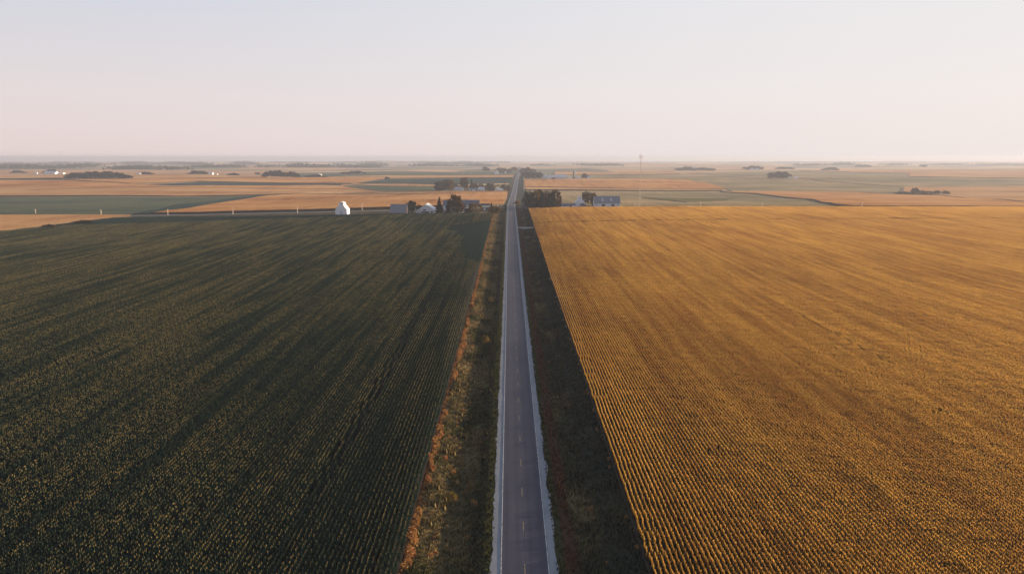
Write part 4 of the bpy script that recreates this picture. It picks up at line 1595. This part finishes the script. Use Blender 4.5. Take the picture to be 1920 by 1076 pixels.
# ------------------------------------------------------------------ air
HZ = MB()
HZ.box(-41500, 41500, -700, 34500, -215, 66)
hz = HZ.build("haze", None)
nt = NT("morning_haze")
vp = nt.n("VolumePrincipled", {"Color": (0.51, 0.57, 0.70, 1), "Density": 1.35e-4, "Anisotropy": 0.2})
nt.t.links.new(vp.outputs[0], nt.out.inputs["Volume"])
hz.data.materials.clear()
hz.data.materials.append(nt.m)
tag(hz, kind="stuff")

# ------------------------------------------------------------------ light
SUN_AZ, SUN_EL = math.radians(74), math.radians(6.5)
sd = Vector((math.sin(SUN_AZ) * math.cos(SUN_EL), math.cos(SUN_AZ) * math.cos(SUN_EL), math.sin(SUN_EL)))
sun_d = D.lights.new("sun", "SUN")
sun_d.energy = 5.0
sun_d.angle = math.radians(0.6)
sun_d.color = (1.0, 0.76, 0.52)
sun = D.objects.new("sun", sun_d)
COL.objects.link(sun)
sun.rotation_euler = (-sd).to_track_quat("-Z", "Y").to_euler()
sun.location = (400, 100, 300)

w = D.worlds.new("World")
SC.world = w
w.use_nodes = True
t = w.node_tree
t.nodes.clear()
N = t.nodes.new
out, bg = N("ShaderNodeOutputWorld"), N("ShaderNodeBackground")
sky = N("ShaderNodeTexSky")
sky.sky_type = "NISHITA"
sky.sun_disc = False
sky.sun_elevation = SUN_EL
sky.sun_rotation = SUN_AZ
sky.air_density = 1.0
sky.dust_density = 2.0
sky.ozone_density = 1.0
bg.inputs[1].default_value = 0.0535
# thin high cloud and moisture: a pale veil over the clear sky
tc = N("ShaderNodeTexCoord")
sp = N("ShaderNodeSeparateXYZ")
t.links.new(tc.outputs["Generated"], sp.inputs[0])
mr = N("ShaderNodeMapRange")
mr.inputs[1].default_value = 0.0
mr.inputs[2].default_value = 0.6
t.links.new(sp.outputs[2], mr.inputs[0])


def sky_ramp(stops):
    rp = N("ShaderNodeValToRGB")
    t.links.new(mr.outputs[0], rp.inputs[0])
    cr = rp.color_ramp
    while len(cr.elements) < len(stops):
        cr.elements.new(.5)
    for e, (pp, c) in zip(cr.elements, stops):
        e.position = pp
        e.color = (*c, 1)
    return rp.outputs[0]


away = sky_ramp([(0.0, (6.45, 5.35, 5.25)), (0.12, (6.2, 5.55, 5.6)), (0.34, (4.9, 5.2, 5.95)), (0.55, (3.4, 4.0, 5.1)), (1.0, (1.5, 2.0, 3.1))])
toward = sky_ramp([(0.0, (6.9, 6.3, 6.2)), (0.12, (6.9, 6.45, 6.4)), (0.34, (6.6, 6.45, 6.6)), (0.6, (5.2, 5.3, 5.8)), (1.0, (1.8, 2.3, 3.3))])
# brighter and warmer towards the sun
dt = N("ShaderNodeVectorMath")
dt.operation = "DOT_PRODUCT"
t.links.new(tc.outputs["Generated"], dt.inputs[0])
dt.inputs[1].default_value = sd
mg = N("ShaderNodeMapRange")
mg.interpolation_type = "SMOOTHSTEP"
mg.inputs[1].default_value = -0.5
mg.inputs[2].default_value = 0.85
t.links.new(dt.outputs["Value"], mg.inputs[0])
ml = N("ShaderNodeMix")
ml.data_type = "RGBA"
t.links.new(mg.outputs[0], ml.inputs[0])
t.links.new(away, ml.inputs[6])
t.links.new(toward, ml.inputs[7])
mx = N("ShaderNodeMix")
mx.data_type = "RGBA"
mx.inputs[0].default_value = 0.93
t.links.new(sky.outputs[0], mx.inputs[6])
t.links.new(ml.outputs[2], mx.inputs[7])
t.links.new(mx.outputs[2], bg.inputs[0])
t.links.new(bg.outputs[0], out.inputs[0])

SC.render.engine = "CYCLES"
SC.cycles.volume_bounces = 1
SC.cycles.max_bounces = 6
SC.cycles.use_denoising = True
vs = SC.view_settings
vs.view_transform = "Standard"
vs.look = "None"
vs.exposure = 1.3
vs.gamma = 1.0
vs.use_curve_mapping = False
